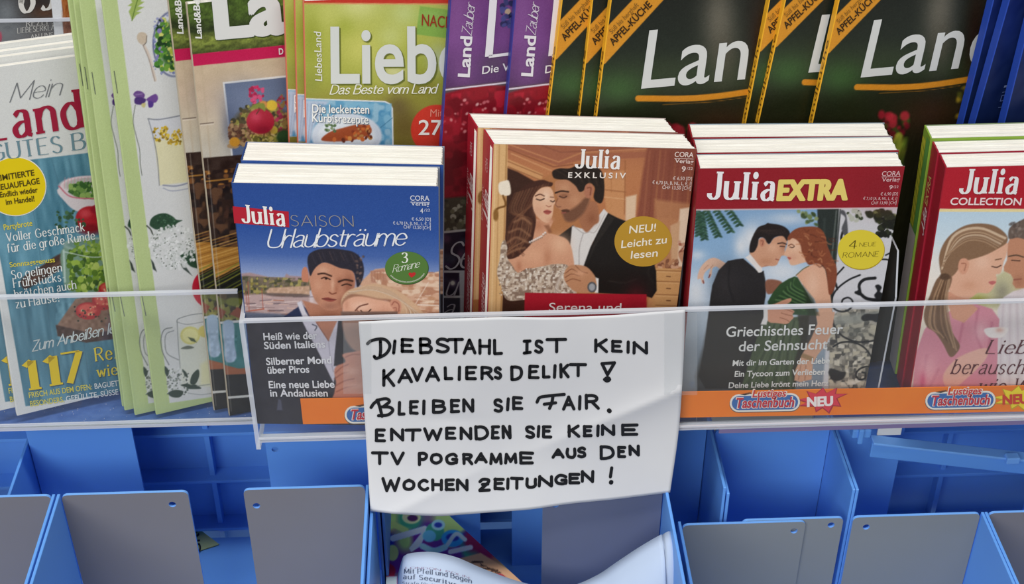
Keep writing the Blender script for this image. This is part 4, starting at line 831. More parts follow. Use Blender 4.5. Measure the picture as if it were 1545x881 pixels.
Z.done('purple country magazine with red berries, its lower cover showing between the blue and red paperbacks', 'magazine', 'purple berry magazines')
copy_tree(Z.root, zau_pose((764, 177), (779, 0), .0275).M, 'second purple country magazine with red berries, beside the yellow-edged magazines', 'purple berry magazines')

def P_idee(a):
    a.fill('#20241f'); a.grad([(-10, '#20231f'), (70, '#232a22'), (120, '#2e3a26'), (150, '#252a1c'), (215, '#22210f')])
    a.glow(1085, 30, 26, 60, '#7d776a', .75); a.glow(1092, 90, 22, 40, '#5c5546', .6); a.glow(1020, 110, 60, 22, '#35402c', .7); a.glow(935, 135, 40, 26, '#3f6433', .75); a.glow(1145, 60, 16, 70, '#2a1a12', .9); a.glow(1090, 190, 60, 34, '#3b2616', .9); a.glow(960, 185, 50, 20, '#1d240f', .6); a.glow(1170, 140, 30, 40, '#6a5a24', .5)
    a.glow(990, 240, 30, 20, '#4a4a1c', .8)
    a.dots(34, 1128, 146, 1172, 200, 3, 6, ['#a88a2a', '#8a7a24', '#b9992c', '#5a5a20'], 71, 2, .8); a.dots(24, 1000, 190, 1052, 226, 3, 8, ['#a82030', '#7d1826', '#c0303c', '#3f5a20'], 72, 2, .85); a.dots(40, 1004, 222, 1050, 285, 3, 8, ['#a9b23a', '#7d9a30', '#c0b840', '#3a5a24'], 73, 2, .85)
    a.poly([(905, 100), (913, 96), (1001, 0), (1040, -45), (990, -45), (954, 0), (920, 36), (905, 50)], '#d9932c', .6, sm=False)
    a.poly([(895, 150), (926, -40), (921, -40), (890, 180)], '#e0a228', .6, sm=False)
    a.line([(1000, 158), (1070, 154), (1130, 146)], .1, '#d98a24')
    a.line([(963, 148.5), (1050, 148), (1135, 137.5), (1230, 118)], 9, '#db8f28', .7)
def idee_pose(A, B, Y, yaw): return Pub(A, B, Y, yaw, .6, .2, .318, .0052)
i3 = idee_pose((901, 175), (923, 0), .0245, 13); i3.build('magazine', P_idee, dense=[(890, -5), (1180, -5), (890, 215), (1180, 215)], spine=('#e8ab2a',), back='#3a3a30', step=.0006)
i3.text('Land', (967, 133), (1186, 113), 88, '#d8dad8', 'sans', bold=.004, layer=3, part='title')
i3.text('APFEL-KÜCHE', (925, 69), (984, 8), 10.5, '#3c2a14', bold=.02, layer=2, part='ribbon_print', up=(-.68, -.73)); i3.text('Süß bis herzhaft', (923, 51), (964, 8), 7, '#8a6426', bold=.0, layer=2, part='ribbon_print', up=(-.68, -.73))
for q in (4, 5): pass
i3.spine_text('Landküche', .205, .27, .0042, .0032, '#6b4a16', 'sans', .0)
i3.done('dark magazine with white title above an orange line, foremost of the left yellow-spined group', 'magazine', 'yellow-spined dark magazines')
for A, B, Y, yaw, lb in (((828, 175), (849, 0), .0285, 13, 'yellow-spined dark magazine right beside the purple berry magazines'), ((875, 175), (895, 0), .0295, 13, 'yellow-spined dark magazine squeezed just left of the white-titled foremost one'),
        ((1127, 178), (1162, 0), .0430, 13, 'yellow-spined dark magazine cutting off the end of the left white title'), ((1147, 176), (1186, 0), .0405, 13, 'yellow-spined dark magazine showing half of a white letter above the white page tops'),
        ((1230, 169), (1267, 0), .0400, 13, 'rightmost yellow-spined dark magazine with a second full white title')):
    copy_tree(i3.root, idee_pose(A, B, Y, yaw).M, lb, 'yellow-spined dark magazines')

def P_navy(a):
    a.grad([(0, '#14235c'), (100, '#10204f'), (180, '#0d1b42')]); a.glow(1525, 40, 20, 40, '#1b2f74', .6)
m1 = Pub((1476, 169), (1524, 0), .0340, 13, .6, .2, .32, .007); m1.build('magazine', P_navy, dense=[(1500, 50), (1540, 100)], spine=('#2647a8',), back='#1d3a90', step=.003)
m1.text('N', (1514, 132), (1620, 106), 80, '#6f7fa8', 'tall', layer=3, part='title'); m1.text('Die', (1508, 153), (1524, 149.5), 10, '#54669a', bold=0, layer=3); m1.stroke([(1512, 139), (1527, 136)], .8, '#5d6f9f', 3); m1.stroke([(1506, 162), (1521, 159)], .8, '#5d6f9f', 3)
m1.done('navy magazine with glossy blue spine and thin serif letter, in front of its left twin', 'magazine', 'navy magazines at the right')
copy_tree(m1.root, Pub((1457, 172), (1500, 0), .0440, 13, .6, .2, .32, .007).M, 'navy magazine with glossy blue spine beside the yellow-spined magazines', 'navy magazines at the right')
copy_tree(m1.root, Pub((1521, 166), (1563, 0), .0240, 13, .6, .2, .32, .007).M, 'navy magazine with bright blue spine at the right edge of the view', 'navy magazines at the right')

# dark recipe magazine on the rear tier, and its neighbour
def P_dark(a):
    a.grad([(-20, '#4b4d50'), (20, '#5a5f63'), (60, '#787c80'), (90, '#83878a')]); a.glow(60, 5, 34, 30, '#2b2422', .9); a.glow(70, 20, 24, 10, '#5c3a26', .8); a.glow(70, 60, 40, 30, '#565150', .7); a.glow(10, 20, 14, 20, '#848a8e', .6)
    a.poly([(6, 66), (14, 66), (30, 80), (24, 84)], '#4f5255', 1.5, .8, sm=False); a.ell(12, 42, 6, 3, '#55595e', 1.5, .6); a.ell(0, 56, 3, 8, '#b03a56', 1)
k1 = Pub((-80, 90), (-84, 0), .1480, 4, .6, .193, .30, .006, stand=.0); k1.build('magazine', P_dark, dense=[(-5, -5), (90, 100)], spine=('#55585c',), step=.0008)
k1.text('65', (28, 19), (84, 12), 46, '#d6d4cf', 'bodoni', layer=3, part='title')
for t, p, q, h in (('REZEPTE', (39, 40), (92, 34), 9), ('LIEBESERKLÄRUNG', (26, 50), (108, 42), 8), ('AN UNSERE', (46, 60), (98, 54), 8), ('BODENSTÄNDIGE', (31, 69), (104, 60), 8), ('KÜCHENEZUTAT', (30, 79), (98, 71), 8)):
    k1.text(t.replace('ZUTAT', 'ZU'), p, q, h, '#c3c1bc', 'serif', layer=3)
k1.done('dark grey recipe magazine with big white numerals on the rear tier, top left corner', 'magazine')
def P_wood(a):
    a.grad([(-10, '#a4622e'), (25, '#96582c'), (35, '#7a4428'), (80, '#6e3c24')]); a.noise(60, -10, 240, 120, 5, .12, 3, 3.0)
    a.poly([(60, -20), (91, -20), (98, 80), (60, 90)], '#d3d6da', .5, sm=False)
k2 = Pub((86, 75), (78, 0), .1440, 4, .6, .19, .30, .0045, stand=.0); k2.build('magazine', P_wood, dense=[(70, -5), (125, 90)], spine=('#d3d6da',), step=.0008)
k2.done('magazine with white margin and brown wood picture on the rear tier', 'magazine')
rr = at_y(50, 30, .1432); 
ro = tag(empty('rear_tray', loc=(-.3, .1433, -.002)), 'clear rail of the rear tier crossing the dark recipe magazine', 'tray')
part('top_edge', ro, lambda m: m.box((-.47, .1422, rr[2]-.0012), (.0, .1434, rr[2]+.0012), ACE)); part('front_panel', ro, lambda m: m.box((-.47, .1424, rr[2]-.06), (.0, .1434, rr[2]-.0012), ACR)); part('tray_floor', ro, lambda m: m.box((-.47, .1424, -.003), (.1, .22, -.0005), ACE))

# ------------------------------------------------------------------ paperbacks
def small_print(b, cx, rows, col):
    for t, p, q, h in rows: b.text(t, p, q, h, col, 'sans', bold=.01 if h > 5 else 0, layer=3)

def P_saison(a):
    a.grad([(260, '#2a4d95'), (330, '#2d529c'), (370, '#4767aa'), (395, '#8497c4'), (420, '#bcc0d6'), (440, '#dcc9c8')], k=-.03)
    z = zm(340, 350, 6.294); w = zm(500, 350, 6.29); v = zm(340, 400, 3.389); u = zm(370, 470, 4.635)
    # harbour, left
    a.poly(z((150, 395), (230, 385), (340, 410), (430, 430), (560, 430), (580, 395), (610, 415), (700, 420), (800, 430), (800, 500), (150, 500)), '#a98f92', 1.2, sm=False)
    a.poly(z((150, 430), (300, 430), (420, 450), (560, 470), (700, 460), (800, 480), (800, 560), (150, 620)), '#6c6250', 1.5); a.blotch(z((150, 420), (800, 440), (800, 520), (400, 530), (380, 600), (150, 600)), ['#8c8040', '#4a4a34', '#5d5a48', '#a3975a', '#7d6e5f'], 4, 81, 1, .55)
    a.poly(z((390, 560), (420, 530), (800, 510), (800, 600), (400, 590)), '#c7a389', 1.2, sm=False); a.noise(400, 428, 470, 446, 3, .06, 3); a.poly(z((150, 600), (400, 585), (800, 600), (800, 830), (150, 830)), '#b99f9c', 1.5, sm=False)
    R = random.Random(3)
    for i in range(60): x, y = R.uniform(366, 455), R.uniform(445, 478); a.line([(x, y), (x+R.uniform(6, 22), y-R.uniform(-1, 1.5))], R.uniform(.8, 1.8), R.choice(['#e3cfca', '#8a7472', '#6d5d62', '#d8b6a8', '#9c5f4a', '#cbb3b0']), .6, .8)
    a.poly(z((380, 580), (760, 590), (760, 615), (460, 610)), '#5e504a', 1.2, .8)
    for x, y0, y1 in ((374, 425, 470), (395, 436, 466), (371, 440, 462)): a.line([(x, y0), (x+2, y1)], 1.1, '#a8503e', .6, .8)
    a.line([(372, 470), (398, 466)], 2, '#b0553c', .8, .8)
    a.poly([(366, 470), (430, 474), (440, 500), (366, 500)], '#5b6478', 2, .9, sm=False)
    # castle, right
    a.poly([(558, 412), (566, 406), (600, 402), (640, 415), (668, 408), (670, 490), (610, 490), (575, 440), (540, 430)], '#d3a68a', 1.2, sm=False); a.poly(w((370, 370), (500, 350), (540, 490), (380, 480)), '#bd8a72', 1, sm=False)
    a.blotch([(558, 410), (668, 410), (668, 490), (610, 490)], ['#e0b99c', '#c2906f', '#e6c7ad', '#b98468'], 5, 82, 1.5, .55, .5)
    for i in range(5): a.line(w((380+i*28, 375), (385+i*28, 470)), .8, '#a06d56', .5, .6)
    a.line(w((800, 680), (920, 480)), 1.5, '#f0dccb', .7, .7); a.line(w((820, 690), (1040, 700)), 2, '#f0e2d4', .8, .8); a.line(w((840, 760), (1040, 770)), 2.5, '#9a6a58', .8, .6)
    for i in range(16): x, y = R.uniform(612, 655), R.uniform(440, 478); a.line([(x, y), (x+R.uniform(4, 14), y)], 1, R.choice(['#f0d9c5', '#a8755c', '#e2bb9f']), .6, .7)
    # woman hair back, man
    sk, sh = '#c98d70', '#9c6049'
    a.poly(z((730, 460), (725, 380), (745, 335), (775, 340), (790, 400), (790, 470), (760, 475)), '#c98468', .8)
    a.poly(v((300, 262), (370, 215), (382, 190), (440, 250), (450, 300), (300, 300)), '#2c3352', 1, sm=False)
    a.poly(v((366, 192), (388, 183), (412, 240), (440, 285), (600, 285), (640, 240), (700, 300), (420, 300), (395, 265)), '#d6d2da', .9, sm=False)
    a.poly(v((395, 180), (470, 200), (600, 200), (600, 262), (575, 300), (460, 300), (432, 265)), '#b67c62', 1.2, sm=False); a.glow(497, 475, 20, 6, '#8f563f', .7)
    a.poly([(466, 412), (472, 402), (486, 396), (505, 397), (530, 406), (536, 424), (531, 444), (522, 458), (511, 466), (498, 468.5), (487, 465), (477, 455), (470, 440)], sk, 1)
    a.glow(487, 408, 10, 6, '#dcaa8e', .8); a.glow(480, 430, 7, 9, '#d8a184', .7); a.glow(527, 432, 9, 20, '#8e543f', .75); a.glow(512, 424, 5, 6, '#9a5f49', .6); a.glow(502, 430, 2.6, 9, '#e2b398', .8); a.glow(508, 436, 4, 7, '#a9694f', .6)
    a.glow(498, 462, 14, 6, '#8a5a49', .55); a.glow(478, 452, 5, 6, '#a5745c', .5); a.glow(518, 455, 9, 8, '#7d4836', .6)
    a.poly([(464, 397), (465, 386), (471, 380), (482, 376), (500, 375), (520, 377), (535, 381), (545, 391), (549, 404), (548, 418), (543, 430), (539, 434), (537, 424), (534, 412), (527, 407), (512, 404), (498, 398), (488, 396), (479, 401), (473, 408), (468, 416)], '#2d2a35', .9)
    for i in range(14): x = 470+i*5.4; a.line([(x, 379+abs(i-6)*.7), (x+6, 392+abs(i-7)*.9)], 1.2, ['#4a4350', '#1f1c24', '#6a5450'][i % 3], .8, .45)
    a.dots(22, 536, 385, 549, 428, 1, 2.6, ['#7d6256', '#3a3036', '#94766a'], 83, .8, .6)
    a.line([(480, 413.5), (489, 412.5), (500, 416.5)], 2.4, '#43281f', .8); a.line([(511, 425), (521, 422), (532, 424)], 2.6, '#3a2019', .9)
    a.line([(485, 420), (491, 418.5), (498, 421.5)], 1.8, '#3a221c', .7); a.ell(492, 420.3, 2, 1.5, '#2a1714', .6); a.line([(516, 430.5), (523, 428.5), (530, 430.5)], 1.8, '#2f1913', .8)
    a.line([(497, 441), (501, 443.5), (507, 442)], 1.8, '#7d4433', .8); a.poly([(486, 450.5), (494, 448.5), (499, 449.8), (507, 452), (500, 455.2), (491, 453.5)], '#96493e', .8); a.line([(486, 450.8), (496, 451.3), (507, 452)], .9, '#4f211c', .6)
    # woman
    a.poly(w((95, 640), (150, 560), (260, 520), (400, 490), (520, 510), (640, 560), (760, 650), (850, 740), (900, 830), (640, 830), (600, 660), (430, 650), (280, 640), (150, 680), (100, 720)), '#d3ac8a', 1)
    for i in range(20):
        k = i/19; a.line(w((110+k*60, 640-k*70), (330+k*60, 520+k*30), (560+k*60, 560+k*70), (700+k*150, 700+k*90), (720+k*160, 830)), 1.5, ['#e9d2b4', '#b98a68', '#d9b592', '#8d5f49', '#efdfc6'][i % 5], .8, .75)
    a.poly(w((100, 660), (180, 590), (300, 600), (440, 630), (560, 640), (560, 680), (420, 650), (260, 640), (160, 680), (105, 730)), '#8e5d48', 1.5, .7)
    a.poly(w((108, 690), (150, 640), (230, 612), (330, 618), (430, 640), (540, 660), (590, 700), (610, 830), (150, 830), (118, 760)), '#e2ab8f', 1.2); a.glow(545, 462, 14, 8, '#efc4ab', .8); a.glow(580, 470, 8, 10, '#d79a80', .6); a.glow(523, 460, 4, 8, '#c98c72', .6)
    a.poly(w((556, 690), (570, 645), (610, 636), (650, 660), (664, 720), (640, 790), (605, 790), (590, 740)), '#cf9278', .8); a.line(w((575, 690), (600, 660), (640, 690), (640, 750)), 1.6, '#8f4f3f', .7, .8); a.line(w((590, 720), (615, 720), (615, 770)), 1.4, '#9a5a48', .7, .8)
    a.line(w((228, 745), (270, 705), (345, 683)), 1.9, '#6d3f31', .7); a.line(w((280, 745), (310, 772), (345, 762), (374, 735)), 1.7, '#3a1f1a', .6); a.line(w((240, 740), (262, 760)), 1.3, '#8e5a48', .7)
    a.poly(w((158, 820), (185, 788), (215, 790), (230, 815), (200, 830)), '#c1846b', .9); a.line(w((165, 812), (190, 795), (218, 812)), 1.3, '#6d3329', .6); a.dots(6, 597, 470, 603, 480, 1, 1.8, ['#e9e6f0', '#5a5668', '#bfb9cc'], 84)
    # lower half
    a.poly([(365, 490), (415, 478), (440, 480), (470, 482), (560, 480), (675, 478), (680, 660), (365, 660)], '#2d2b36', 1, sm=False); a.noise(365, 480, 545, 650, 10, .018, 7)
    a.poly(u((395, 60), (430, 130), (520, 300), (618, 500), (645, 360), (660, 90), (680, 50)), '#c9c4d2', .9, sm=False); a.poly(u((470, 40), (520, 110), (583, 205), (618, 120), (655, 40)), '#b5785f', 1, sm=False); a.line(u((500, 80), (583, 205)), 1.6, '#8f5a4a', .8); a.line(u((583, 205), (592, 300), (615, 420)), 1, '#9a94a6', .7); a.line(u((470, 90), (500, 105), (488, 130)), 1.6, '#3d4152', .8)
    a.poly(u((650, 60), (690, 50), (700, 380), (620, 380), (625, 300)), '#2a2830', .9, sm=False)
    a.poly([(514, 470), (600, 470), (600, 540), (540, 532), (520, 512)], '#7d6258', 1.5, sm=False); a.poly([(519, 480), (560, 480), (560, 532), (534, 528), (522, 510)], '#a07a6a', 2)
    a.poly(u((622, 420), (640, 380), (700, 350), (680, 300), (760, 280), (850, 270), (1000, 300), (1000, 660), (640, 640), (625, 560), (635, 500)), '#c5826c', 1.2); 
    for q in ((630, 430, 720, 370), (625, 470, 730, 420), (630, 520, 760, 470), (640, 560, 780, 520), (700, 320, 800, 300)): a.line(u((q[0], q[1]), ((q[0]+q[2])/2, (q[1]+q[3])/2-10), (q[2], q[3])), 2, '#93503f', 1, .7)
    a.glow(530, 560, 12, 6, '#dba48f', .8); a.glow(535, 582, 14, 5, '#d99f8a', .7)
    a.poly(u((220, 690), (232, 610), (250, 620), (262, 690), (236, 690)), '#6a6d86', 1, .55, sm=False)
st = dict(stand=.0005)
sa = Pub((387, 640), (350, 272), -.0390, -2.0, .5, .1262, .1925, .0240, **st)
sa.build('paperback_novel', P_saison, dense=[(350, 270), (668, 270), (385, 645), (600, 645)], spine=('#26447f',), back='#9aa3b5')
sa.shape([(351, 311), (435.5, 319), (436.5, 343), (353.5, 336.5)], '#b81f33', 1, 'title_box')
sa.text('Julia', (365, 334.5), (431, 340.5), 27, '#f4f2ee', 'bodoni', layer=3, part='title'); sa.text('SAISON', (439.5, 340.5), (534, 341.5), 16.5, '#9b9997', 'thin', layer=3, part='title')
sa.text('Urlaubsträume', (404, 373), (616, 369), 27, '#edf0f3', 'script', layer=4, part='title')
small_print(sa, 0, [('CORA', (619, 302), (648, 302.5), 7.5, '') [:4], ('Verlag', (620, 309.5), (648, 310), 6), ('4', (634, 321), (638.5, 321), 7), ('/22', (640, 318.5), (649, 318.5), 4), ('€ 6,50 [D]', (621, 332), (650, 332.5), 4.4), ('€ 6,70 [A, B, NL, L, €, I]', (593, 338), (650, 339.5), 4.4), ('CHF 13,50 [CH]', (609, 344), (650, 345.5), 4.4)], '#d5d9e4')
sa.stroke([(619, 304.5), (648, 305)], .7, '#d5d9e4', 3, sm=False)
sa.oval(614, 404.5, 33, 25, '#39582c', 1, 'badge'); sa.oval(613.5, 403.5, 32.5, 24.5, '#567d3a', 2, 'badge')
sa.text('3', (606, 396), (616, 395.5), 15, '#eef0e6', 'serif', layer=3, part='badge'); sa.text('Romane', (592, 411), (634, 402), 11, '#e6ebda', 'script', layer=3, part='badge')
sa.shape([(621, 418.5), (618, 416), (616, 412.8), (618.5, 410.3), (621.3, 411.8), (624.5, 409.8), (627.5, 411.8), (626, 415)], '#c22c2c', 3, 'badge')
for i in range(15):
    t = radians(148-i*8.6); sa.stroke([(614+28*cos(t), 404.5+20.5*sin(t)), (614+28*cos(t-.06), 404.5+20.5*sin(t-.06))], 2.2, '#c9d3b8', 3, 'badge', False)
for t, p, q in (('Heiß wie der', (398, 512.5), (479, 510.5)), ('Süden Italiens', (399, 526), (491, 523.5)), ('Silberner Mond', (402, 550), (500.5, 547.5)), ('über Piros', (404, 563), (467, 561.5)), ('Eine neue Liebe', (406, 585), (505, 584)), ('in Andalusien', (408, 597.5), (495, 597.5))):
    sa.text(t, p, q, 10.5, '#e4e3e8', bold=.02, layer=3)
sa.done('blue holiday romance with green oval badge, in front of its twin at the left end', 'book', 'blue holiday romance paperbacks')
copy_tree(sa.root, sa.moved(.0012, .0245, .0018, .3), 'second copy behind the blue holiday romance, showing its page tops', 'blue holiday romance paperbacks')

def P_exkl(a):
    z = zm(690, 170, 2.754); q = zm(750, 220, 3.833); r = zm(830, 220, 3.387)
    a.grad([(200, '#a9684a'), (260, '#bd7c52'), (340, '#b9764d'), (420, '#c28854'), (480, '#b87a48')])
    # ceiling mouldings, cabinets
    a.poly(z((205, 112), (1010, 140), (1010, 175), (500, 200), (420, 220), (215, 150)), '#a5654a', 1, sm=False)
    for (p, c, wd) in ((((210, 130), (420, 205), (520, 165), (800, 150)), '#c9895f', 2), (((210, 150), (400, 225), (480, 215)), '#8a5038', 2), (((300, 118), (430, 165), (800, 140)), '#8f5540', 2), (((225, 170), (390, 240)), '#d49a6c', 2), (((430, 200), (500, 170), (800, 158)), '#b5774f', 1.5)):
        a.line(z(*p), wd, c, .8, .8, False)
    a.poly(z((205, 190), (355, 255), (352, 285), (205, 225)), '#d19a68', 1, sm=False); a.line(z((205, 200), (355, 262)), 1.5, '#a06a44', .8); a.line(z((205, 222), (352, 283)), 1.5, '#9a6440', .8)
    a.poly(z((205, 228), (250, 245), (330, 290), (300, 850), (180, 850), (200, 500)), '#3f251c', 1.2, sm=False); a.poly(z((330, 285), (420, 240), (520, 480), (380, 520)), '#b3774c', 2, sm=False)
    a.poly(z((600, 250), (700, 240), (695, 470), (620, 420)), '#cb8f60', 1.5, sm=False); a.line(z((610, 320), (700, 330)), 2, '#a56c45', .8, .8); a.line(z((610, 350), (700, 360)), 1.2, '#e0ae80', .8, .8); a.line(z((698, 200), (695, 420)), 2, '#a0653f', .8, .8); a.line(z((640, 200), (640, 330)), 1.5, '#b07448', .8, .6)
    a.poly(z((700, 350), (745, 340), (740, 440), (698, 450)), '#e0c0a0', 1.5, sm=False)
    a.poly(z((790, 140), (1015, 150), (985, 420), (930, 440), (880, 440), (820, 440), (745, 440), (770, 250)), '#8d4f3c', 2.5, sm=False)
    for i in range(9): a.line(z((800+i*22, 160), (775+i*22, 430)), 2.2, ['#a9694b', '#7d4332', '#b5784f'][i % 3], 1.4, .6)
    a.poly(z((820, 360), (985, 380), (960, 650), (830, 650)), '#b98058', 3, .85, sm=False); a.poly(z((925, 400), (985, 390), (960, 640), (905, 640)), '#e6cdb2', 1.5, sm=False); a.poly(z((885, 470), (925, 450), (915, 640), (890, 640)), '#cda27c', 1.5, sm=False)
    a.dots(26, 1024, 362, 1042, 382, 2, 4, ['#a5644c', '#c99a80', '#8a4f3c', '#dcbca4'], 91); a.poly([(1024, 382), (1042, 380), (1040, 395), (1030, 397)], '#c08a6a', 1); a.dots(28, 994, 393, 1022, 404, 2, 4, ['#9c6a4c', '#b9845f', '#85543c', '#cfa080'], 92)
    a.glow(1040, 235, 40, 40, '#7d3f34', .65)
    a.poly(z((820, 645), (955, 650), (940, 850), (780, 850)), '#cd9a64', 1, sm=False)
    for y in (655, 700, 755, 800): a.line(z((825, y), (950, y+4)), 1.4, '#94643c', .7, .85); a.line(z((825, y+6), (950, y+10)), 1, '#e3b884', .7, .6)
    for y in (680, 730, 780): a.line(z((870, y), (885, y+1)), 1.6, '#6d452a', .7)
    # door frame, sconce
    a.poly(z((150, 112), (210, 114), (207, 300), (185, 850), (128, 850), (140, 500)), '#ddb27c', .8, sm=False); a.line(z((175, 120), (160, 845)), 1.5, '#b98a58', .8, .8); a.line(z((205, 118), (195, 500), (180, 845)), 2, '#a87646', .8, .8); a.line(z((160, 118), (142, 845)), 1.5, '#edcd9e', .8, .7)
    a.poly(z((175, 335), (172, 295), (195, 283), (215, 285), (222, 335), (200, 345)), '#f2e6d2', 1); a.line(z((190, 345), (200, 385), (165, 400), (155, 440)), 3, '#7d5428', .8); a.ell(*z((160, 425))[0], 4, 9, '#8d6330', 1)
    # man: jacket, shirt
    a.poly(r((30, 470), (70, 440), (118, 405), (125, 470), (110, 620), (40, 560)), '#2a221e', .9, sm=False)
    a.poly(r((112, 410), (150, 420), (190, 430), (275, 322), (297, 345), (260, 420), (215, 500), (175, 620), (120, 625), (100, 540)), '#dfdad6', .8, sm=False); a.line(r((170, 445), (150, 520), (148, 615)), 1.3, '#a8a09e', .8, .9); a.line(r((120, 410), (168, 445), (200, 440)), 1.2, '#b0a8a4', .8); a.line(r((190, 432), (230, 440), (280, 350)), 1.1, '#bdb4b0', .8)
    a.poly(r((296, 343), (345, 368), (400, 390), (450, 470), (520, 560), (542, 640), (545, 740), (520, 778), (480, 765), (240, 752), (244, 690), (172, 612), (205, 520), (255, 420)), '#1e1a18', .9, sm=False)
    a.poly(r((300, 352), (330, 370), (240, 500), (185, 610), (215, 520), (262, 420)), '#2b2623', 1, sm=False); a.line(r((440, 680), (380, 700), (300, 690)), 2, '#2e2926', 1.2, .8); a.line(r((535, 600), (500, 640), (525, 700)), 2.5, '#2c2724', 1.5, .8)
    sk = '#bb8260'
    a.poly(q((470, 400), (510, 330), (575, 330), (590, 430), (560, 460), (520, 500), (490, 470)), '#a86f50', 1.2); a.glow(893, 330, 8, 10, '#8a5339', .6)
    a.poly(q((340, 205), (395, 195), (445, 205), (490, 240), (545, 280), (530, 330), (500, 380), (470, 415), (440, 435), (408, 438), (388, 420), (378, 392), (368, 372), (342, 355), (336, 338), (350, 305), (338, 275), (335, 240)), sk, .9)
    a.glow(852, 284, 8, 7, '#cf9a76', .7); a.glow(868, 302, 8, 8, '#cb9470', .7)
    a.poly(q((378, 378), (420, 372), (470, 340), (510, 300), (535, 310), (505, 380), (470, 418), (440, 437), (408, 440), (388, 422)), '#6b4634', 2.2, .85); a.poly(q((372, 372), (405, 366), (420, 380), (385, 386)), '#4f3024', .9, .8); a.line(q((376, 388), (396, 386)), 1.8, '#9a5548', .8)
    a.line(q((338, 272), (372, 262), (412, 266)), 2.4, '#33211a', .8); a.line(q((362, 292), (385, 300), (402, 292)), 1.8, '#3a231c', .8); a.glow(851, 295, 7, 4, '#7d4f3a', .6); a.line(q((352, 305), (338, 335), (350, 352), (368, 352)), 1.4, '#8d5a42', .8)
    a.poly(r((10, 140), (18, 125), (50, 115), (100, 115), (150, 95), (200, 100), (255, 120), (275, 170), (276, 250), (262, 292), (235, 285), (222, 260), (228, 215), (205, 190), (185, 200), (175, 225), (150, 235), (130, 205), (90, 175), (50, 172), (20, 165)), '#2a201b', .9)
    for i in range(10): a.line(r((30+i*18, 125), (60+i*20, 140), (90+i*19, 165+i*5)), 1.2, ['#46362c', '#171210'][i % 2], .8, .6)
    a.poly(r((175, 225), (185, 198), (210, 196), (222, 225), (205, 265), (182, 262)), '#b3755a', .8); a.line(r((190, 215), (208, 215), (205, 250)), 1.6, '#7d4532', .8)
    # woman
    hair = q((300, 208), (265, 197), (215, 205), (160, 230), (120, 275), (100, 340), (88, 410), (62, 470), (48, 530), (60, 580), (36, 632), (70, 655), (120, 640), (165, 600), (200, 560), (215, 500), (225, 430), (215, 360), (205, 300), (260, 240), (312, 235), (322, 215))
    a.poly(q((190, 430), (260, 430), (320, 430), (310, 470), (290, 500), (330, 512), (395, 535), (425, 575), (440, 640), (442, 695), (390, 692), (310, 690), (230, 705), (170, 712), (120, 735), (85, 690), (55, 645), (120, 590)), '#d59c7c', 1); a.glow(845, 368, 14, 14, '#e8b896', .8); a.glow(805, 385, 20, 12, '#e2ac8a', .7); a.glow(812, 340, 10, 9, '#b47656', .7); a.glow(783, 402, 4, 8, '#b06f52', .6); a.glow(826, 388, 6, 14, '#b87a5a', .6)
    a.poly(q((270, 460), (300, 455), (318, 500), (300, 505)), '#8d5a40', 1.5, .8, sm=False)
    a.poly(hair, '#46281f', .9)
    R = random.Random(9)
    for i in range(34):
        t = i/33; x0, y0 = 300-200*t, 215+60*t; a.line(q((x0, y0), (x0-70+t*40, y0+110), (90+t*110, 430+R.uniform(-20, 20)), (60+t*120, 540), (50+R.uniform(0, 110), 640-t*50)), 1.2, R.choice(['#6d4431', '#8a5d42', '#341c16', '#5a3527', '#9c7050']), .9, .45)
    for p in (((70, 500), (130, 480), (190, 520)), ((60, 560), (110, 530), (180, 560)), ((50, 630), (110, 600), (160, 590)), ((100, 440), (150, 420), (195, 450))): a.line(q(*p), 3, '#9d7052', 1.6, .7)
    a.poly(q((206, 310), (222, 275), (255, 245), (300, 238), (322, 262), (330, 300), (336, 328), (328, 345), (325, 375), (318, 410), (306, 436), (285, 445), (255, 430), (225, 400), (208, 360)), '#e3b494', .9); a.glow(824, 296, 5, 9, '#f0cdb2', .8); a.glow(812, 318, 7, 8, '#d69e80', .6); a.glow(830, 332, 6, 4, '#c88e70', .6)
    a.line(q((222, 290), (248, 280), (272, 290)), 1.7, '#5f3a2c', .7); a.line(q((228, 308), (250, 314), (272, 306)), 1.7, '#35201a', .7); a.line(q((310, 318), (322, 324), (332, 318)), 1.5, '#35201a', .7); a.line(q((308, 296), (326, 298)), 1.3, '#6d4636', .7); a.line(q((284, 345), (298, 352), (312, 348)), 1.3, '#a86c54', .7)
    a.poly(q((268, 380), (285, 370), (300, 372), (314, 380), (300, 396), (280, 394)), '#b05a50', .8); a.line(q((270, 381), (292, 382), (313, 381)), .9, '#6d2c28', .6)
    for k in range(9): p = q((190+k*11, 556-k*5.5 if k < 7 else 520-(k-6)*9))[0]; a.ell(p[0], p[1], 1.5, 1.5, '#e8e2dc', .6, .9); a.ell(p[0]+1, p[1]+2, 1, 1, '#8d7a70', .6, .8)
    dress = q((45, 545), (25, 570), (15, 660), (0, 730), (20, 800), (60, 890), (170, 890), (440, 890), (446, 800), (425, 740), (405, 690), (330, 684), (250, 700), (180, 714), (118, 733), (85, 690), (55, 640), (58, 590))
    a.poly(dress, '#c6b29e', .9); a.blotch(dress, ['#e6dccf', '#a58f7c', '#d9c9b8', '#8f7868'], 3.2, 93, .8, .56); a.dots(120, 752, 395, 850, 448, .6, 1.3, ['#f6f0e8', '#8a7565', '#efe6da'], 94, .5, .85, lambda x, y: x < 862 and y > 402-(x-752)*.0+max(0, 14-(x-760)*.3))
    for i in range(8): a.line(q((395-i*3, 690+i*6), (370-i*5, 760+i*8), (330+i*5, 850)), 1.4, ['#efe6dc', '#a58e7c'][i % 2], .7, .8)
    a.poly(r((75, 690), (72, 650), (95, 615), (130, 608), (185, 618), (222, 655), (236, 690), (230, 735), (185, 752), (120, 740)), '#c38c68', .9)
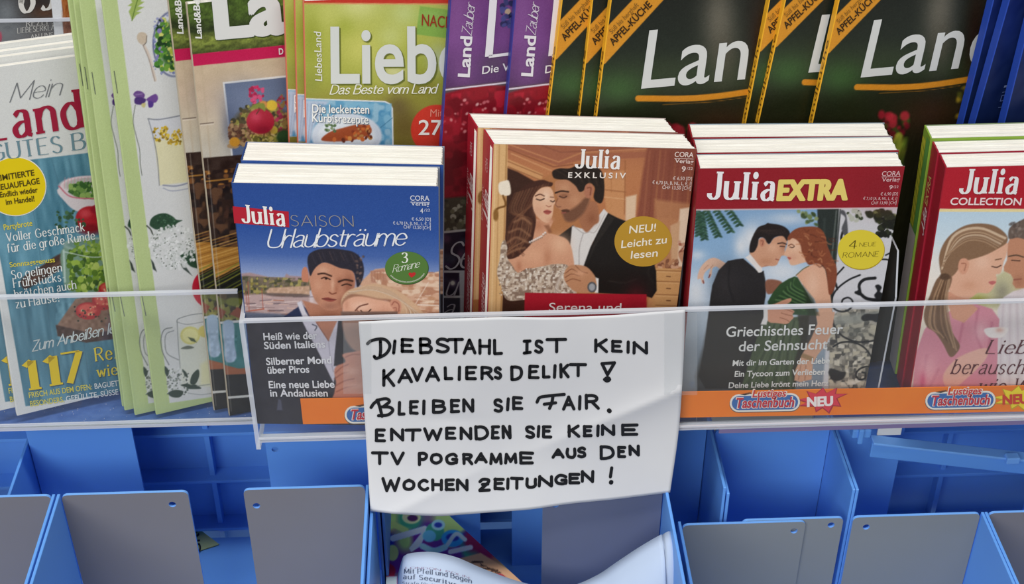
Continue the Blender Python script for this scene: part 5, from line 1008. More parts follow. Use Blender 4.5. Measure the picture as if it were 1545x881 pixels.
    for p in (((80, 650), (110, 630), (140, 645)), ((78, 672), (110, 655), (150, 665)), ((82, 695), (115, 680), (155, 690)), ((130, 612), (160, 640), (190, 650))): a.line(r(*p), 1.3, '#8a5840', .7, .9)
    a.glow(875, 412, 8, 5, '#dca582', .8); a.poly(r((232, 672), (248, 678), (246, 752), (228, 750), (238, 710)), '#e8e4e0', .8, sm=False); a.ell(*r((214, 722))[0], 7, 8, '#5a5c60', .8); a.ell(*r((214, 722))[0], 4.5, 5.5, '#a9abb0', .8)
    a.poly([(792, 441.5), (975.5, 444), (976, 500), (790, 500)], '#ab1c2d', .5, sm=False); a.glow(960, 460, 16, 26, '#971626', .5)
ex = Pub((736, 477), (745, 212), -.0170, -1.5, .5, .1275, .2020, .0190, shear=.30, **st)
ex.build('paperback_novel', P_exkl, dense=[(738, 205), (1060, 215), (720, 492), (1040, 492)], spine=('#a81e30',), back='#b8a8a4')
ex.text('Julia', (867, 252.5), (935, 254), 28, '#f6f2ee', 'bodoni', layer=3, part='title'); ex.text('EXKLUSIV', (857, 267.5), (944, 268.5), 8, '#f3e9e0', bold=.02, layer=3, part='title', sp=1.5)
small_print(ex, 0, [('CORA', (1017.5, 236), (1046, 237), 7.5), ('Verlag', (1018, 245), (1046, 246.5), 6), ('9', (1028, 258.5), (1034, 258.8), 8), ('/22', (1036, 255.5), (1045, 255.8), 4), ('€ 6,50 [D]', (1015, 271), (1043.5, 271.5), 5), ('€ 6,70 [A, B, NL, L, €, I]', (984, 277), (1043, 279.5), 5), ('CHF 13,50 [CH]', (999, 284.5), (1042, 286), 5)], '#ecd9d0')
ex.stroke([(1017.5, 238.5), (1046, 239.5)], .7, '#ecd9d0', 3, sm=False)
ex.oval(970.5, 364, 43.5, 38, '#bd9130', 1, 'badge')
for t, p, q in (('NEU!', (949, 352), (989, 348.5)), ('Leicht zu', (937, 374), (1005.5, 366.5)), ('lesen', (951.5, 390), (992, 386.5))): ex.text(t, p, q, 11.5, '#f3ecda', bold=.008, layer=2, part='badge')
ex.text('Serena und', (828, 469), (937, 469.5), 12.5, '#efe6e6', bold=.004, layer=3)
ex.spine_text('Julia', .137, .163, .0140, .0100, '#eed8d8', 'brush'); ex.spine_text('EXKLUSIV', .136, .163, .0172, .0022, '#e0b9bb', 'sans', 0); ex.spine_text('Großartiges Lesevergnügen', .012, .098, .0138, .0075, '#e6c6c8', 'brush'); ex.spine_text('CORA', .176, .186, .0125, .0045, '#d9a8ac', 'sans', 0)
ex.done('red-spined romance with gold badge and couple in evening dress, behind the handwritten sheet', 'book', 'red-spined evening dress romances')
copy_tree(ex.root, ex.moved(-.0100, .0193, .0008, 0), 'second red-spined evening dress romance, offset to the left behind the first', 'red-spined evening dress romances')

def P_extra(a):
    z = zm(1050, 300, 4.893); w = zm(1150, 300, 4.893); v = zm(1030, 380, 3.146); g = zm(1250, 280, 2.84); t = zm(1030, 160, 3.67)
    a.grad([(310, '#7fa3c9'), (380, '#8db0d2'), (440, '#a9bfd6'), (480, '#b5c2d0'), (540, '#8d9aa8'), (600, '#7a8590')])
    for x, y, rx, ry, al in ((1135, 360, 18, 24, .95), (1118, 372, 10, 16, .8), (1190, 330, 34, 10, .6), (1180, 410, 40, 22, .8), (1050, 440, 18, 30, .8), (1200, 440, 20, 12, .7), (1052, 385, 12, 8, .6)): a.glow(x, y, rx, ry, '#e4e4e6', al)
    # gate side
    a.poly([(1262, 310), (1375, 310), (1360, 420), (1330, 600), (1240, 600)], '#cfced2', 1.5, sm=False)
    a.poly([(1233, 314), (1266, 314), (1258, 440), (1246, 480), (1236, 440)], '#2b322f', 1, sm=False); a.line([(1262, 318), (1250, 440)], 2.2, '#6d746f', .8, .7); a.line([(1268, 316), (1255, 460)], 2, '#383d3a', .8); a.line([(1244, 330), (1243, 370)], 3, '#3d4642', 1.5, .7)
    city = g((10, 560), (60, 530), (245, 530), (225, 660), (200, 870), (0, 870)); a.poly(city, '#a8a195', 1.5, sm=False); a.blotch(city, ['#d8d0c0', '#6e6a62', '#8a8478', '#4f4d48', '#bdb4a2'], 6, 95, 1, .53)
    R = random.Random(4)
    for i in range(46):
        x, y = R.uniform(1246, 1326), R.uniform(490, 582); a.poly([(x, y), (x+R.uniform(4, 12), y-.5), (x+R.uniform(4, 11), y+R.uniform(3, 9)), (x, y+R.uniform(3, 8))], R.choice(['#d9d1bf', '#c9bfa8', '#5e5a54', '#e3ddd0', '#7d776c', '#3f3d3a']), .6, .85, sm=False)
    a.poly(g((20, 560), (240, 530), (240, 560), (130, 590), (20, 600)), '#8f9189', 3, .8, sm=False); a.glow(1290, 500, 26, 10, '#77796f', .5)
    a.dots(60, 1284, 318, 1356, 345, 3, 7, ['#2a3020', '#1f2418', '#4f5638', '#6d7348', '#33381f'], 96, .9, 1, lambda x, y: y < 322+(x-1284)*.35); a.dots(26, 1325, 330, 1358, 356, 3, 6, ['#1c1f18', '#2d3222'], 97); a.dots(16, 1275, 316, 1300, 335, 2, 5, ['#3c4630', '#b9bcae'], 98)
    I = '#1d1e20'
    for p, wd in ((((135, 383), (85, 405), (35, 445), (14, 490), (25, 528), (65, 540), (98, 522), (103, 495), (85, 480), (62, 488), (58, 508), (75, 514)), 2.6), (((38, 445), (25, 400), (65, 350)), 2.4), (((0, 400), (30, 415), (38, 440)), 2), (((118, 458), (135, 462), (132, 425), (155, 402), (200, 396)), 4.5), (((128, 455), (160, 482), (200, 490), (240, 492)), 5), (((222, 315), (262, 322), (292, 372)), 2.4), (((245, 298), (300, 272)), 2.2),
                  (((0, 560), (30, 610), (65, 648), (130, 670), (215, 662)), 2.6), (((20, 690), (55, 672), (110, 672), (160, 700), (196, 755)), 2.6), (((198, 790), (170, 775), (135, 785), (118, 808), (130, 830), (155, 826), (158, 805), (145, 800)), 2.6), (((60, 200), (55, 230), (75, 250), (90, 215)), 3.5), (((0, 450), (40, 690)), 1.2)):
        a.line(g(*p), wd, I, .7)
    a.poly(g((200, 430), (215, 424), (228, 436), (222, 455), (248, 470), (240, 492), (210, 490), (196, 470), (208, 452)), I, .9); a.poly(g((140, 565), (160, 550), (200, 550), (230, 545), (228, 568), (205, 585), (185, 578), (150, 580)), I, 1); a.poly(g((0, 800), (20, 785), (50, 795), (75, 800), (60, 830), (20, 835)), '#242424', 1.2); a.poly(t((900, 620), (870, 590), (885, 575), (905, 600), (915, 700), (900, 720), (880, 680)), '#55565a', 1)
    # leaves
    for bx, by, n, dx, dy in ((1052, 318, 9, .35, 4.5), (1066, 318, 10, 2.0, 4.2), (1082, 318, 8, 3.0, 4.4), (1100, 316, 6, 3.2, 4.6), (1058, 322, 10, .6, 4.2)):
        for i in range(n): a.ell(bx+dx*i+2, by+dy*i, 4.2, 2, ['#2c4a38', '#3a5c44', '#23402f'][i % 3], .8, .95, .5); a.ell(bx+dx*i-3, by+dy*i+1, 4, 2, ['#335540', '#284635'][i % 2], .8, .95, -.5)
    a.dots(26, 1199, 318, 1232, 340, 2, 4.5, ['#4a5c34', '#6d7d48', '#3a4a2a', '#8a945c'], 99, .9, .9, lambda x, y: y < 352-(1232-x)*1.0 and y > 318)
    # woman's far arm and hand
    a.poly(z((12, 592), (18, 545), (45, 490), (95, 445), (145, 436), (215, 472), (260, 500), (230, 540), (180, 520), (150, 500), (122, 515), (116, 560), (100, 585), (95, 555), (108, 512), (70, 540), (55, 580), (64, 618), (45, 622), (35, 590)), '#dcb49c', .8); a.line(z((95, 580), (104, 560)), 1.6, '#6d2c34', .7); a.line(z((58, 622), (52, 604)), 1.6, '#6d2c34', .7); a.line(z((60, 520), (90, 490)), 1, '#b98a74', .7); a.line(z((108, 512), (125, 490)), 1, '#b98a74', .7)
    # dress skirt
    a.poly(v((385, 330), (600, 300), (590, 420), (545, 560), (530, 660), (240, 660), (270, 540), (330, 430)), '#47543a', 1.2, sm=False)
    for i in range(13): a.line(v((430+i*10, 330), (380+i*12, 470), (270+i*22, 660)), 2, ['#5d6c4c', '#2f3b28', '#6a7658'][i % 3], 1.2, .6)
    a.poly(v((545, 290), (640, 290), (640, 420), (560, 560), (530, 640), (520, 560), (560, 420)), '#2d2620', 1.5, .8, sm=False)
    # jacket
    a.poly(z((92, 850), (102, 760), (120, 640), (165, 530), (235, 458), (300, 445), (350, 440), (420, 500), (470, 545), (500, 530), (520, 640), (515, 720), (500, 800), (500, 900), (470, 960), (330, 1400), (70, 1400), (20, 1310), (60, 1100)), '#262324', .9, sm=False); a.glow(1095, 430, 20, 30, '#332f30', .6); a.line(z((250, 480), (240, 620), (280, 760)), 3, '#1b191a', 1.5, .6)
    a.poly(v((130, 290), (390, 290), (350, 400), (280, 520), (250, 660), (70, 660), (60, 590), (100, 440)), '#34312c', 3, .7, sm=False)
    a.poly(z((365, 432), (410, 402), (450, 430), (490, 500), (486, 540), (462, 545), (430, 500)), '#e3dcd8', .8, sm=False)
    a.poly(z((520, 600), (620, 605), (640, 650), (560, 700), (520, 690)), '#8a5a46', 1.2)
    # man's head
    a.poly(z((395, 400), (440, 380), (480, 380), (520, 420), (560, 490), (485, 505)), '#b98267', 1, sm=False)
    a.poly(z((398, 385), (450, 350), (465, 300), (510, 300), (540, 335), (575, 290), (640, 270), (672, 305), (664, 340), (655, 375), (662, 405), (648, 418), (632, 422), (622, 440), (612, 458), (596, 488), (560, 496), (520, 488), (480, 500), (430, 440)), '#cf9a7c', .9); a.glow(1166, 374, 8, 7, '#e2b294', .7); a.glow(1155, 394, 10, 5, '#b8805f', .6); a.glow(1182, 372, 4, 7, '#a56d52', .6)
    a.poly(z((396, 392), (400, 330), (425, 265), (460, 210), (510, 190), (530, 178), (550, 182), (610, 190), (660, 210), (692, 245), (690, 290), (672, 310), (640, 275), (580, 285), (545, 330), (525, 325), (512, 300), (490, 285), (465, 295), (455, 345), (430, 390)), '#251d1c', .9)
    for i in range(8): a.line(z((430+i*30, 260-i*6), (470+i*26, 230), (540+i*18, 260)), 1.2, '#43352f', .9, .5)
    a.poly(z((470, 300), (490, 288), (508, 300), (505, 340), (485, 355), (470, 335)), '#c4856a', .7); a.line(z((480, 310), (496, 312), (490, 340)), 1.3, '#8a5240', .7)
    a.line(z((605, 330), (640, 325), (668, 335)), 1.8, '#3a2620', .7); a.line(z((622, 350), (655, 352)), 1.4, '#3a2620', .7); a.line(z((590, 445), (610, 450)), 1.4, '#9a5548', .7)
    # woman
    a.poly(w((250, 560), (330, 500), (420, 470), (465, 520), (482, 600), (502, 700), (515, 800), (520, 900), (470, 980), (430, 860), (385, 740), (310, 650)), '#dca98c', .9, sm=False); a.glow(1226, 430, 10, 22, '#e8bfa4', .7); a.line(w((250, 565), (300, 520), (345, 495)), 1.4, '#6d6a4a', .7)
    a.poly(v((630, 285), (722, 285), (708, 380), (680, 440), (640, 490), (618, 530), (612, 605), (560, 618), (530, 610), (535, 560), (565, 490), (610, 410), (640, 340)), '#d3a286', .9, sm=False); a.line(v((560, 540), (550, 605)), 1.1, '#a06f58', .7); a.line(v((585, 540), (580, 608)), 1.1, '#a06f58', .7); a.poly(v((570, 480), (622, 500), (615, 520), (562, 500)), '#8a7048', .9, .7, sm=False)
    a.poly(w((190, 298), (205, 275), (250, 285), (300, 370), (335, 455), (310, 470), (280, 478), (240, 490), (212, 488), (200, 470), (196, 455), (188, 438), (182, 425), (162, 414), (172, 380), (184, 345)), '#e0b092', .9); a.glow(1196, 388, 8, 5, '#d09a80', .6); a.glow(1200, 370, 7, 8, '#ecc5aa', .7)
    a.line(w((195, 345), (215, 335), (235, 345)), 1.3, '#6d3f2c', .7); a.line(w((205, 355), (222, 360), (238, 352)), 1.2, '#3a231c', .7); a.poly(w((186, 432), (202, 430), (215, 440), (200, 448)), '#b0554a', .7)
    hair = w((186, 290), (215, 245), (265, 215), (330, 205), (400, 207), (445, 235), (470, 285), (480, 340), (500, 390), (520, 440), (545, 490), (552, 560), (540, 640), (515, 700), (492, 700), (480, 600), (470, 530), (440, 490), (400, 478), (350, 488), (325, 465), (312, 430), (292, 390), (285, 350), (262, 310), (225, 290), (200, 305))
    a.poly(hair, '#85472f', .9)
    R = random.Random(12)
    for i in range(42):
        x, y = R.uniform(250, 520), R.uniform(225, 640)
        if ((x-390)/150)**2+((y-340)/150)**2 < 1 or x > 455+(y-480)*.1 and y > 430 and x < 545: a.line(w((x, y), (x+R.uniform(5, 25), y+R.uniform(-12, 20)), (x+R.uniform(20, 55), y+R.uniform(-6, 26))), 1.8, R.choice(['#b9744e', '#6a3524', '#d09468', '#a5623f', '#572a1d']), .9, .6)
    a.poly(w((240, 572), (195, 590), (130, 630), (80, 690), (40, 760), (60, 850), (400, 860), (392, 830), (370, 770), (310, 660), (262, 580)), '#2f4a2a', .9, sm=False)
    for i in range(11): a.line(w((240-i*14, 585+i*16), (230-i*6, 640+i*12), (330-i*2, 700+i*12)), 2, ['#587a48', '#1d3320', '#6d8a5a', '#243c26'][i % 4], 1, .7)
    a.poly(w((300, 640), (380, 740), (420, 860), (340, 860), (320, 740)), '#26301f', 2, .7, sm=False)
    a.poly(v((400, 262), (440, 245), (480, 228), (512, 220), (514, 234), (490, 252), (474, 266), (505, 268), (530, 282), (522, 296), (526, 312), (514, 326), (494, 342), (450, 338), (405, 328)), '#cf9478', .8)
    for p in (((470, 268), (500, 276), (525, 286)), ((468, 290), (495, 298), (520, 304)), ((462, 312), (488, 320), (505, 330))): a.line(v(*p), 1.1, '#94593f', .7, .9)
    a.poly(v((385, 256), (404, 258), (404, 320), (398, 346), (370, 344), (384, 310)), '#dcd8d6', .8, sm=False)
    a.poly([(1040, 240), (1380, 236), (1380, 313.0), (1200, 315), (1040, 316.5)], '#951d28', .4, sm=False); a.glow(1330, 285, 40, 30, '#841a24', .5); a.poly([(1040, 315.5), (1200, 314.2), (1380, 312), (1380, 313.6), (1200, 316.2), (1040, 318)], '#d9c3c4', .5, .8, sm=False)
xt = Pub((1037, 475), (1056, 248.5), -.0320, -1.5, .5, .1285, .1945, .0180, **st)
xt.build('paperback_novel', P_extra, dense=[(1045, 240), (1378, 240), (1020, 640), (1320, 640)], spine=('#8f1b27',), back='#8fa0ab')
xt.text('Julia', (1066, 299), (1168, 301.5), 41, '#f2eff0', 'bodoni', layer=3, part='title'); xt.text('EXTRA', (1173, 301), (1277, 300), 29, '#e9d374', 'sans', bold=.07, layer=3, part='title')
small_print(xt, 0, [('CORA', (1330, 265), (1358, 264.5), 7), ('Verlag', (1330, 273.5), (1357, 273), 6), ('9', (1341, 285), (1346, 285), 6), ('/22', (1347, 283.5), (1355, 283.3), 4), ('€ 6,90 [D]', (1328, 294.5), (1354, 294), 4.4), ('€ 7,10 [A, B, NL, L, €, I]', (1302, 301), (1353, 301.5), 4.4), ('CHF 13,90 [CH]', (1314, 308), (1352, 307.5), 4.4)], '#dfb9ba')
xt.stroke([(1330, 266.5), (1358, 266)], .6, '#dfb9ba', 3, sm=False)
xt.oval(1299.5, 377, 35.5, 30, '#b9a028', 1, 'badge'); xt.oval(1299, 376, 35, 29.5, '#e0cc3a', 2, 'badge')
xt.text('4', (1280, 374.5), (1292, 374.5), 12.5, '#554a12', 'thin', layer=3, part='badge'); xt.text('NEUE', (1296, 371.5), (1321, 370.5), 6, '#554a12', 'thin', layer=3, part='badge'); xt.text('ROMANE', (1271, 388.5), (1325, 386.5), 8, '#554a12', 'thin', layer=3, part='badge')
for t, p, q, h in (('Griechisches Feuer', (1095, 507.5), (1271, 503), 15), ('der Sehnsucht', (1114, 529.5), (1248, 526), 15), ('Mit dir im Garten der Liebe', (1105, 551.5), (1251.5, 547.5), 8.5), ('Ein Tycoon zum Verlieben', (1108, 568), (1244, 564.5), 8.5), ('Deine Liebe krönt mein Herz', (1099, 585), (1249, 581.5), 8.5)):
    xt.text(t, p, q, h, '#e2e2e0', bold=.012 if h > 10 else .018, layer=3)
xt.done('red-banded romance with gate and green dress couple, foremost of the middle right stack', 'book', 'green dress romance paperbacks')
copy_tree(xt.root, xt.moved(.0012, .0183, .0008, -.2), 'second copy behind the green dress romance, showing its white page tops', 'green dress romance paperbacks')
copy_tree(xt.root, xt.moved(-.0010, .0368, .0018, .2), 'rearmost copy in the green dress romance stack, its grey back cover corner showing', 'green dress romance paperbacks')

def P_coll(a):
    z = zm(1370, 290, 2.842)
    a.grad([(300, '#b7d2e6'), (360, '#cfe0ea'), (420, '#ece4da'), (470, '#e9dccb'), (600, '#d8c4b8')]); a.glow(1380, 400, 40, 30, '#f1e6da', .7)
    a.poly(z((250, 430), (420, 330), (520, 420), (520, 500), (260, 500)), '#c9c39a', 4, sm=False); a.glow(1475, 452, 16, 8, '#a9a850', .9); a.glow(1512, 440, 12, 16, '#8f8a78', .8)
    a.poly(z((385, 500), (410, 450), (450, 425), (520, 405), (560, 850), (370, 850)), '#e0d5d6', 1.2, sm=False)
    for i in range(6): a.line(z((410+i*14, 460), (400+i*18, 640), (395+i*20, 830)), 2, ['#cbb9bf', '#ece4e4'][i % 2], 1.5, .6)
    # man
    a.poly(z((425, 225), (440, 190), (520, 180), (520, 410), (462, 412), (448, 392), (452, 372), (440, 352), (412, 338), (410, 320), (425, 290)), '#c48b6d', 1, sm=False); a.poly(z((430, 195), (435, 155), (470, 128), (540, 105), (540, 200), (470, 195), (445, 200)), '#6d5d54', 1); a.line(z((432, 275), (465, 270), (495, 278)), 2, '#5b4638', .8); a.line(z((445, 292), (480, 294)), 1.6, '#4a342a', .8); a.line(z((455, 375), (485, 372)), 2, '#8f4f44', .8); a.glow(1537, 425, 8, 10, '#a06a50', .6)
    a.dots(22, 1523, 335, 1545, 358, 1.5, 3, ['#8d7f76', '#4f443e', '#a5978c'], 101, .9, .6)
    # woman
    sk = '#e2b094'
    a.poly(z((20, 850), (30, 700), (70, 590), (110, 540), (190, 505), (265, 470), (360, 500), (392, 545), (385, 640), (380, 850)), '#d78d9c', 1, sm=False)
    for p in (((300, 500), (290, 600), (320, 680)), ((80, 700), (60, 830)), ((240, 540), (220, 640)), ((130, 760), (90, 840)), ((360, 560), (345, 680))): a.line(z(*p), 3.5, '#b9647c', 2, .6)
    a.glow(1400, 560, 14, 24, '#eab0b8', .7); a.glow(1480, 500, 10, 14, '#eebdc2', .7); a.glow(1392, 575, 5, 14, '#d04a78', .5)
    a.poly(z((160, 430), (260, 400), (265, 470), (300, 500), (240, 560), (190, 540), (170, 480)), '#d79c80', 1.2, sm=False)
    a.poly(z((195, 300), (240, 270), (330, 262), (420, 215), (424, 262), (410, 300), (402, 335), (392, 350), (378, 352), (380, 372), (372, 400), (345, 432), (300, 432), (262, 455), (200, 440), (170, 400)), sk, 1); a.glow(1482, 395, 12, 12, '#edc3aa', .8); a.glow(1462, 430, 14, 8, '#cf9678', .6)
    a.poly(z((140, 345), (133, 280), (150, 225), (185, 180), (240, 145), (300, 134), (370, 143), (420, 180), (424, 215), (380, 245), (330, 270), (265, 290), (225, 300), (215, 330), (190, 360), (150, 372)), '#8a6a50', 1)
    R = random.Random(5)
    for i in range(26):
        t = i/25; a.line(z((145+t*20, 330-t*60), (190+t*60, 190+t*20), (300+t*20, 150+t*60), (420-t*40, 195+t*45)), 1.8, R.choice(['#c9a684', '#6a4e3a', '#dcc0a0', '#a07c5e', '#e6d2ba']), .9, .65)
    a.poly(z((130, 365), (185, 360), (182, 400), (165, 440), (168, 520), (190, 600), (222, 655), (208, 690), (180, 705), (150, 650), (115, 600), (80, 575), (68, 520), (95, 440)), '#7d5f48', 1)
    for i in range(20): x = R.uniform(0, 1); a.line(z((140+x*40, 375), (100+x*70, 470), (85+x*100, 570), (130+x*80, 600+x*80)), 1.6, R.choice(['#b59272', '#5d4432', '#a07e60', '#c9aa88']), .9, .6)
    a.ell(*z((158, 362))[0], 8, 5, '#5d4534', 1); a.poly(z((215, 320), (225, 288), (250, 285), (262, 310), (250, 345), (228, 350)), '#d99e82', .9); a.line(z((230, 305), (248, 308), (242, 335)), 1.5, '#a86e56', .8)
    a.line(z((375, 290), (400, 285)), 1.6, '#7a5a44', .8); a.line(z((360, 318), (380, 322), (398, 314)), 1.5, '#4a3228', .8); a.poly(z((345, 385), (365, 380), (378, 386), (360, 397)), '#c06a68', .8)
    a.poly(z((150, 790), (200, 720), (280, 680), (340, 670), (330, 720), (250, 800), (180, 850)), '#e6b6a2', 1.2, .9); a.poly(z((330, 585), (425, 580), (415, 615), (385, 625), (345, 620)), '#efe6e2', 1); a.glow(1508, 498, 6, 4, '#d8a090', .7)
    a.poly([(1420, 236), (1700, 236), (1700, 315), (1395, 315)], '#b31f2e', .4, sm=False); a.poly([(1395, 315), (1700, 315.5), (1700, 320), (1395, 319.5)], '#ecd9a0', .5, sm=False)
cl = Pub((1375, 581), (1430, 240), -.0355, -3.0, .5, .1265, .1930, .0165, **st)
cl.build('paperback_novel', P_coll, dense=[(1360, 235), (1550, 235), (1360, 640), (1550, 640)], spine=('#9c1a2b',), back='#b0a0a4')
cl.text('Julia', (1446, 291), (1534, 291.5), 37, '#ece9e8', 'bodoni', layer=3, part='title'); cl.text('COLLECTION', (1433, 308.3), (1540, 309), 10.5, '#eed9d8', bold=.02, layer=3, part='title')
cl.text('Liebe,', (1486, 533), (1574, 533), 21, '#5d3036', 'italic', layer=3); cl.text('berauschend', (1433, 563.5), (1592, 563.5), 22, '#5d3036', 'italic', layer=3); cl.text('wie Wein', (1475, 592), (1590, 592), 22, '#5d3036', 'italic', layer=3)
cl.done('red-topped romance with woman in pink blouse, foremost at the right end', 'book')
def plainart(col):
    def f(a): a.fill(col)
    return f
def bk2(label, A, B, Y, T, spine, yaw=-4.0):
    p = Pub(A, B, Y, yaw, .5, .1268, .1930, T, **st); p.build('paperback_novel', plainart(spine), spine=(spine,), back='#8a9a78', step=.01); return p
c2 = bk2('', (1364, 581), (1427, 215), -.0240, .0150, '#a01f33'); c2.M = cl.moved(-.0010, .0168, .0010, 0); c2.root.matrix_world = c2.M
c2.spine_text('Julia', .128, .148, .0105, .0075, '#e8d6d8', 'brush'); c2.spine_text('EXTRA', .150, .172, .0105, .006, '#cdb46a', 'sans', .015, 'spine_print2'); c2.done('red-spined romance in the middle of the stack at the right end', 'book')
c3 = bk2('', (1352, 560), (1410, 182), -.0080, .0180, '#86a83c'); c3.M = cl.moved(-.0022, .0322, .0030, 0); c3.root.matrix_world = c3.M
mbp = c3.mb('spine_print'); 
for (z0, z1, y0, y1, cc) in ((.0, .118, .0005, .0175, '#b9b4b0'), (.118, .19, .0005, .008, '#5f9a4a'), (.12, .186, .009, .0172, '#c2bf3a')):
    mbp.add([(-.0008, y0, z0), (-.0008, y1, z0), (-.0008, y1, z1), (-.0008, y0, z1)], [(3, 2, 1, 0)], ink(cc))
for i in range(9): z0 = .122+i*.007; mbp.add([(-.0009, .009, z0), (-.0009, .0165, z0+.004), (-.0009, .0165, z0+.0048), (-.0009, .009, z0+.0012)], [(3, 2, 1, 0)], ink('#6d8a2a'))
c3.done('green and yellow spined paperback at the back of the stack at the right end', 'book')

# ------------------------------------------------------------------ the handwritten sheet
SGY = -.0492
def sheet_y(px, py):
    t = np.clip((np.asarray(py, float)-575)/200, 0, 1); s_ = np.clip((np.asarray(px, float)-545)/480, 0, 1)
    base = SGY-.011*t**2-.010*t*t*(1-s_)**2
    # crease running up to the right edge
    d_ = (np.asarray(py, float)-(692-(np.asarray(px, float)-775)*.41)); base = base-.0042*np.exp(-np.abs(d_)/26)*np.clip((np.asarray(px, float)-760)/200, 0, 1)
    d2 = (np.asarray(py, float)-(752-(np.asarray(px, float)-640)*.5)); base = base-.0016*np.exp(-np.abs(d2)/18)*np.clip((800-np.asarray(px, float))/160, 0, 1)
    d3 = (np.asarray(py, float)-(632+(np.asarray(px, float)-640)*.02)); base = base+.0006*np.exp(-(d3/9.)**2)*np.exp(-((np.asarray(px, float)-680)/50.)**2)
    return base
def on_sheet(px, py, off=0.0): return at_y(px, py, float(sheet_y(px, py))-off)
top = spline([(541, 485.5), (620, 482), (700, 480.5), (760, 478.5), (840, 479), (920, 476), (980, 471.5), (1034, 467.5)], 6)
bot = spline([(559, 771), (600, 775.5), (660, 778.5), (700, 776), (740, 773), (800, 768.5), (860, 760), (930, 753), (1011, 743)], 6)
lef = spline([(541, 485.5), (546, 560), (552, 660), (559, 771)], 6); rig = spline([(1034, 467.5), (1031, 550), (1024, 650), (1011, 743)], 6)
def edge(P, t):
    P = np.asarray(P); d_ = np.r_[0, np.cumsum(np.linalg.norm(np.diff(P, axis=0), axis=1))]; d_ /= d_[-1]
    return np.array([np.interp(t, d_, P[:, 0]), np.interp(t, d_, P[:, 1])])
NS, NT = 96, 64; vs = []
for j in range(NT+1):
    t = j/NT
    for i in range(NS+1):
        s_ = i/NS; p = (1-t)*edge(top, s_)+t*edge(bot, s_)+(1-s_)*edge(lef, t)+s_*edge(rig, t)-((1-s_)*(1-t)*edge(top, 0)+s_*(1-t)*edge(top, 1)+(1-s_)*t*edge(bot, 0)+s_*t*edge(bot, 1))
        vs.append(on_sheet(p[0], p[1]))
fs = [(j*(NS+1)+i, (j+1)*(NS+1)+i, (j+1)*(NS+1)+i+1, j*(NS+1)+i+1) for j in range(NT) for i in range(NS)]
SHEET = noisy('writing_paper', '#dfe0e2', '#d8d9dc', 12, .7, .15)
sg = MB(); nv = len(vs); sg.add(vs, fs, SHEET); sg.add([v+np.array([0, .0003, 0]) for v in vs], [f[::-1] for f in fs], SHEET)
rimi = [i for i in range(NS+1)]+[j*(NS+1)+NS for j in range(1, NT+1)]+[NT*(NS+1)+i for i in range(NS-1, -1, -1)]+[j*(NS+1) for j in range(NT-1, 0, -1)]
for a_, b_ in zip(rimi, rimi[1:]+rimi[:1]): sg.f.append([a_, b_, nv+b_, nv+a_]); sg.m.append(0)
S_ = lambda x, y: (520+x/2.6704, 460+y/2.6704)
INK = mat('marker_ink', '#17181c', .5, .3); Rj = random.Random(8)
PEN = 2.4
def pen(P, w=PEN):
    P = np.asarray(P, float); P = P+np.c_[[Rj.uniform(-.5, .5) for _ in P], [Rj.uniform(-.5, .5) for _ in P]]
    P = spline(P, 4) if len(P) > 2 else np.linspace(P[0], P[-1], 6)
    v, f = ribbon(P, lambda a: w*2, True)
    sg.add([on_sheet(x, y, .0003) for x, y in v], [q[::-1] for q in f], INK)
def letter(ch, x0, y0, x1, y1):
    w, st = G[ch]; w = max(w, .3); x0 += 4; x1 -= 7; y0 += 2; y1 -= 2
    for sm, P in st:
        Q = [(x0+(x1-x0)*(a/w), y1-(y1-y0)*b) for a, b in P]
        if ch == 'I': Q = [(x0, y1), (x1, y0)]
        Q = [S_(*q) for q in Q]
        if sm: pen(Q)
        else:
            for a_, b_ in zip(Q, Q[1:]): pen([a_, b_])
L = """I 198 195 201 145;E 228 138 280 190;B 302 135 355 195;S 366 135 426 192;T 414 138 482 192;A 478 140 532 196;H 542 140 590 198;L 600 140 640 198;I 733 192 736 146;S 765 143 802 193;T 812 138 898 192;K 1008 138 1062 190;E 1075 145 1120 188;I 1141 190 1143 150;N 1162 150 1222 195;K 154 262 205 326;A 215 260 275 312;V 268 255 318 306;A 325 250 385 306;L 402 250 440 298;I 461 300 463 250;E 488 250 534 300;R 550 250 600 300;S 602 250 636 298;D 670 248 720 302;E 742 246 785 295;L 797 245 830 293;I 846 292 848 245;K 867 240 908 292;T 905 238 978 288;L 216 390 246 442;E 262 388 300 438;I 318 437 320 388;B 355 385 410 434;E 427 383 466 432;N 476 380 522 430;S 600 380 640 431;I 656 422 660 378;E 677 372 720 420;A 878 368 930 421;I 946 418 949 370;R 970 363 1028 418;E 124 502 166 549;N 185 500 240 546;T 243 502 310 546;W 318 498 396 544;E 408 495 450 540;N 465 495 515 541;D 525 490 582 541;E 592 490 626 538;N 635 487 673 536;S 728 489 770 536;I 780 531 783 490;E 797 488 836 533;K 900 485 950 531;E 962 488 1000 528;I 1019 525 1021 487;N 1036 485 1090 523;E 1117 483 1184 524;T 108 594 178 640;V 186 594 242 641;P 297 597 336 646;O 345 600 396 639;G 405 600 460 641;R 476 600 520 641;A 525 598 576 636;M 586 600 636 640;M 645 600 696 638;E 706 595 764 639;A 836 582 888 616;U 893 579 934 616;S 938 575 976 614;D 1030 570 1090 621;E 1100 572 1136 613;N 1146 567 1190 606;W 150 698 226 749;O 234 705 286 746;C 296 704 341 746;H 351 704 396 746;E 406 704 446 746;N 451 704 500 746;E 602 700 646 742;I 656 740 658 703;T 668 697 722 741;U 731 700 776 736;N 781 690 840 731;G 847 685 900 724;E 904 681 950 718;N 953 670 1006 713"""
for it in L.split(';'):
    ch, *q = it.split(); q = list(map(float, q))
    if ch == 'I': pen([S_(q[0], q[1]), S_(q[2], q[3])])
    else: letter(ch, q[0], q[1], q[2], q[3])
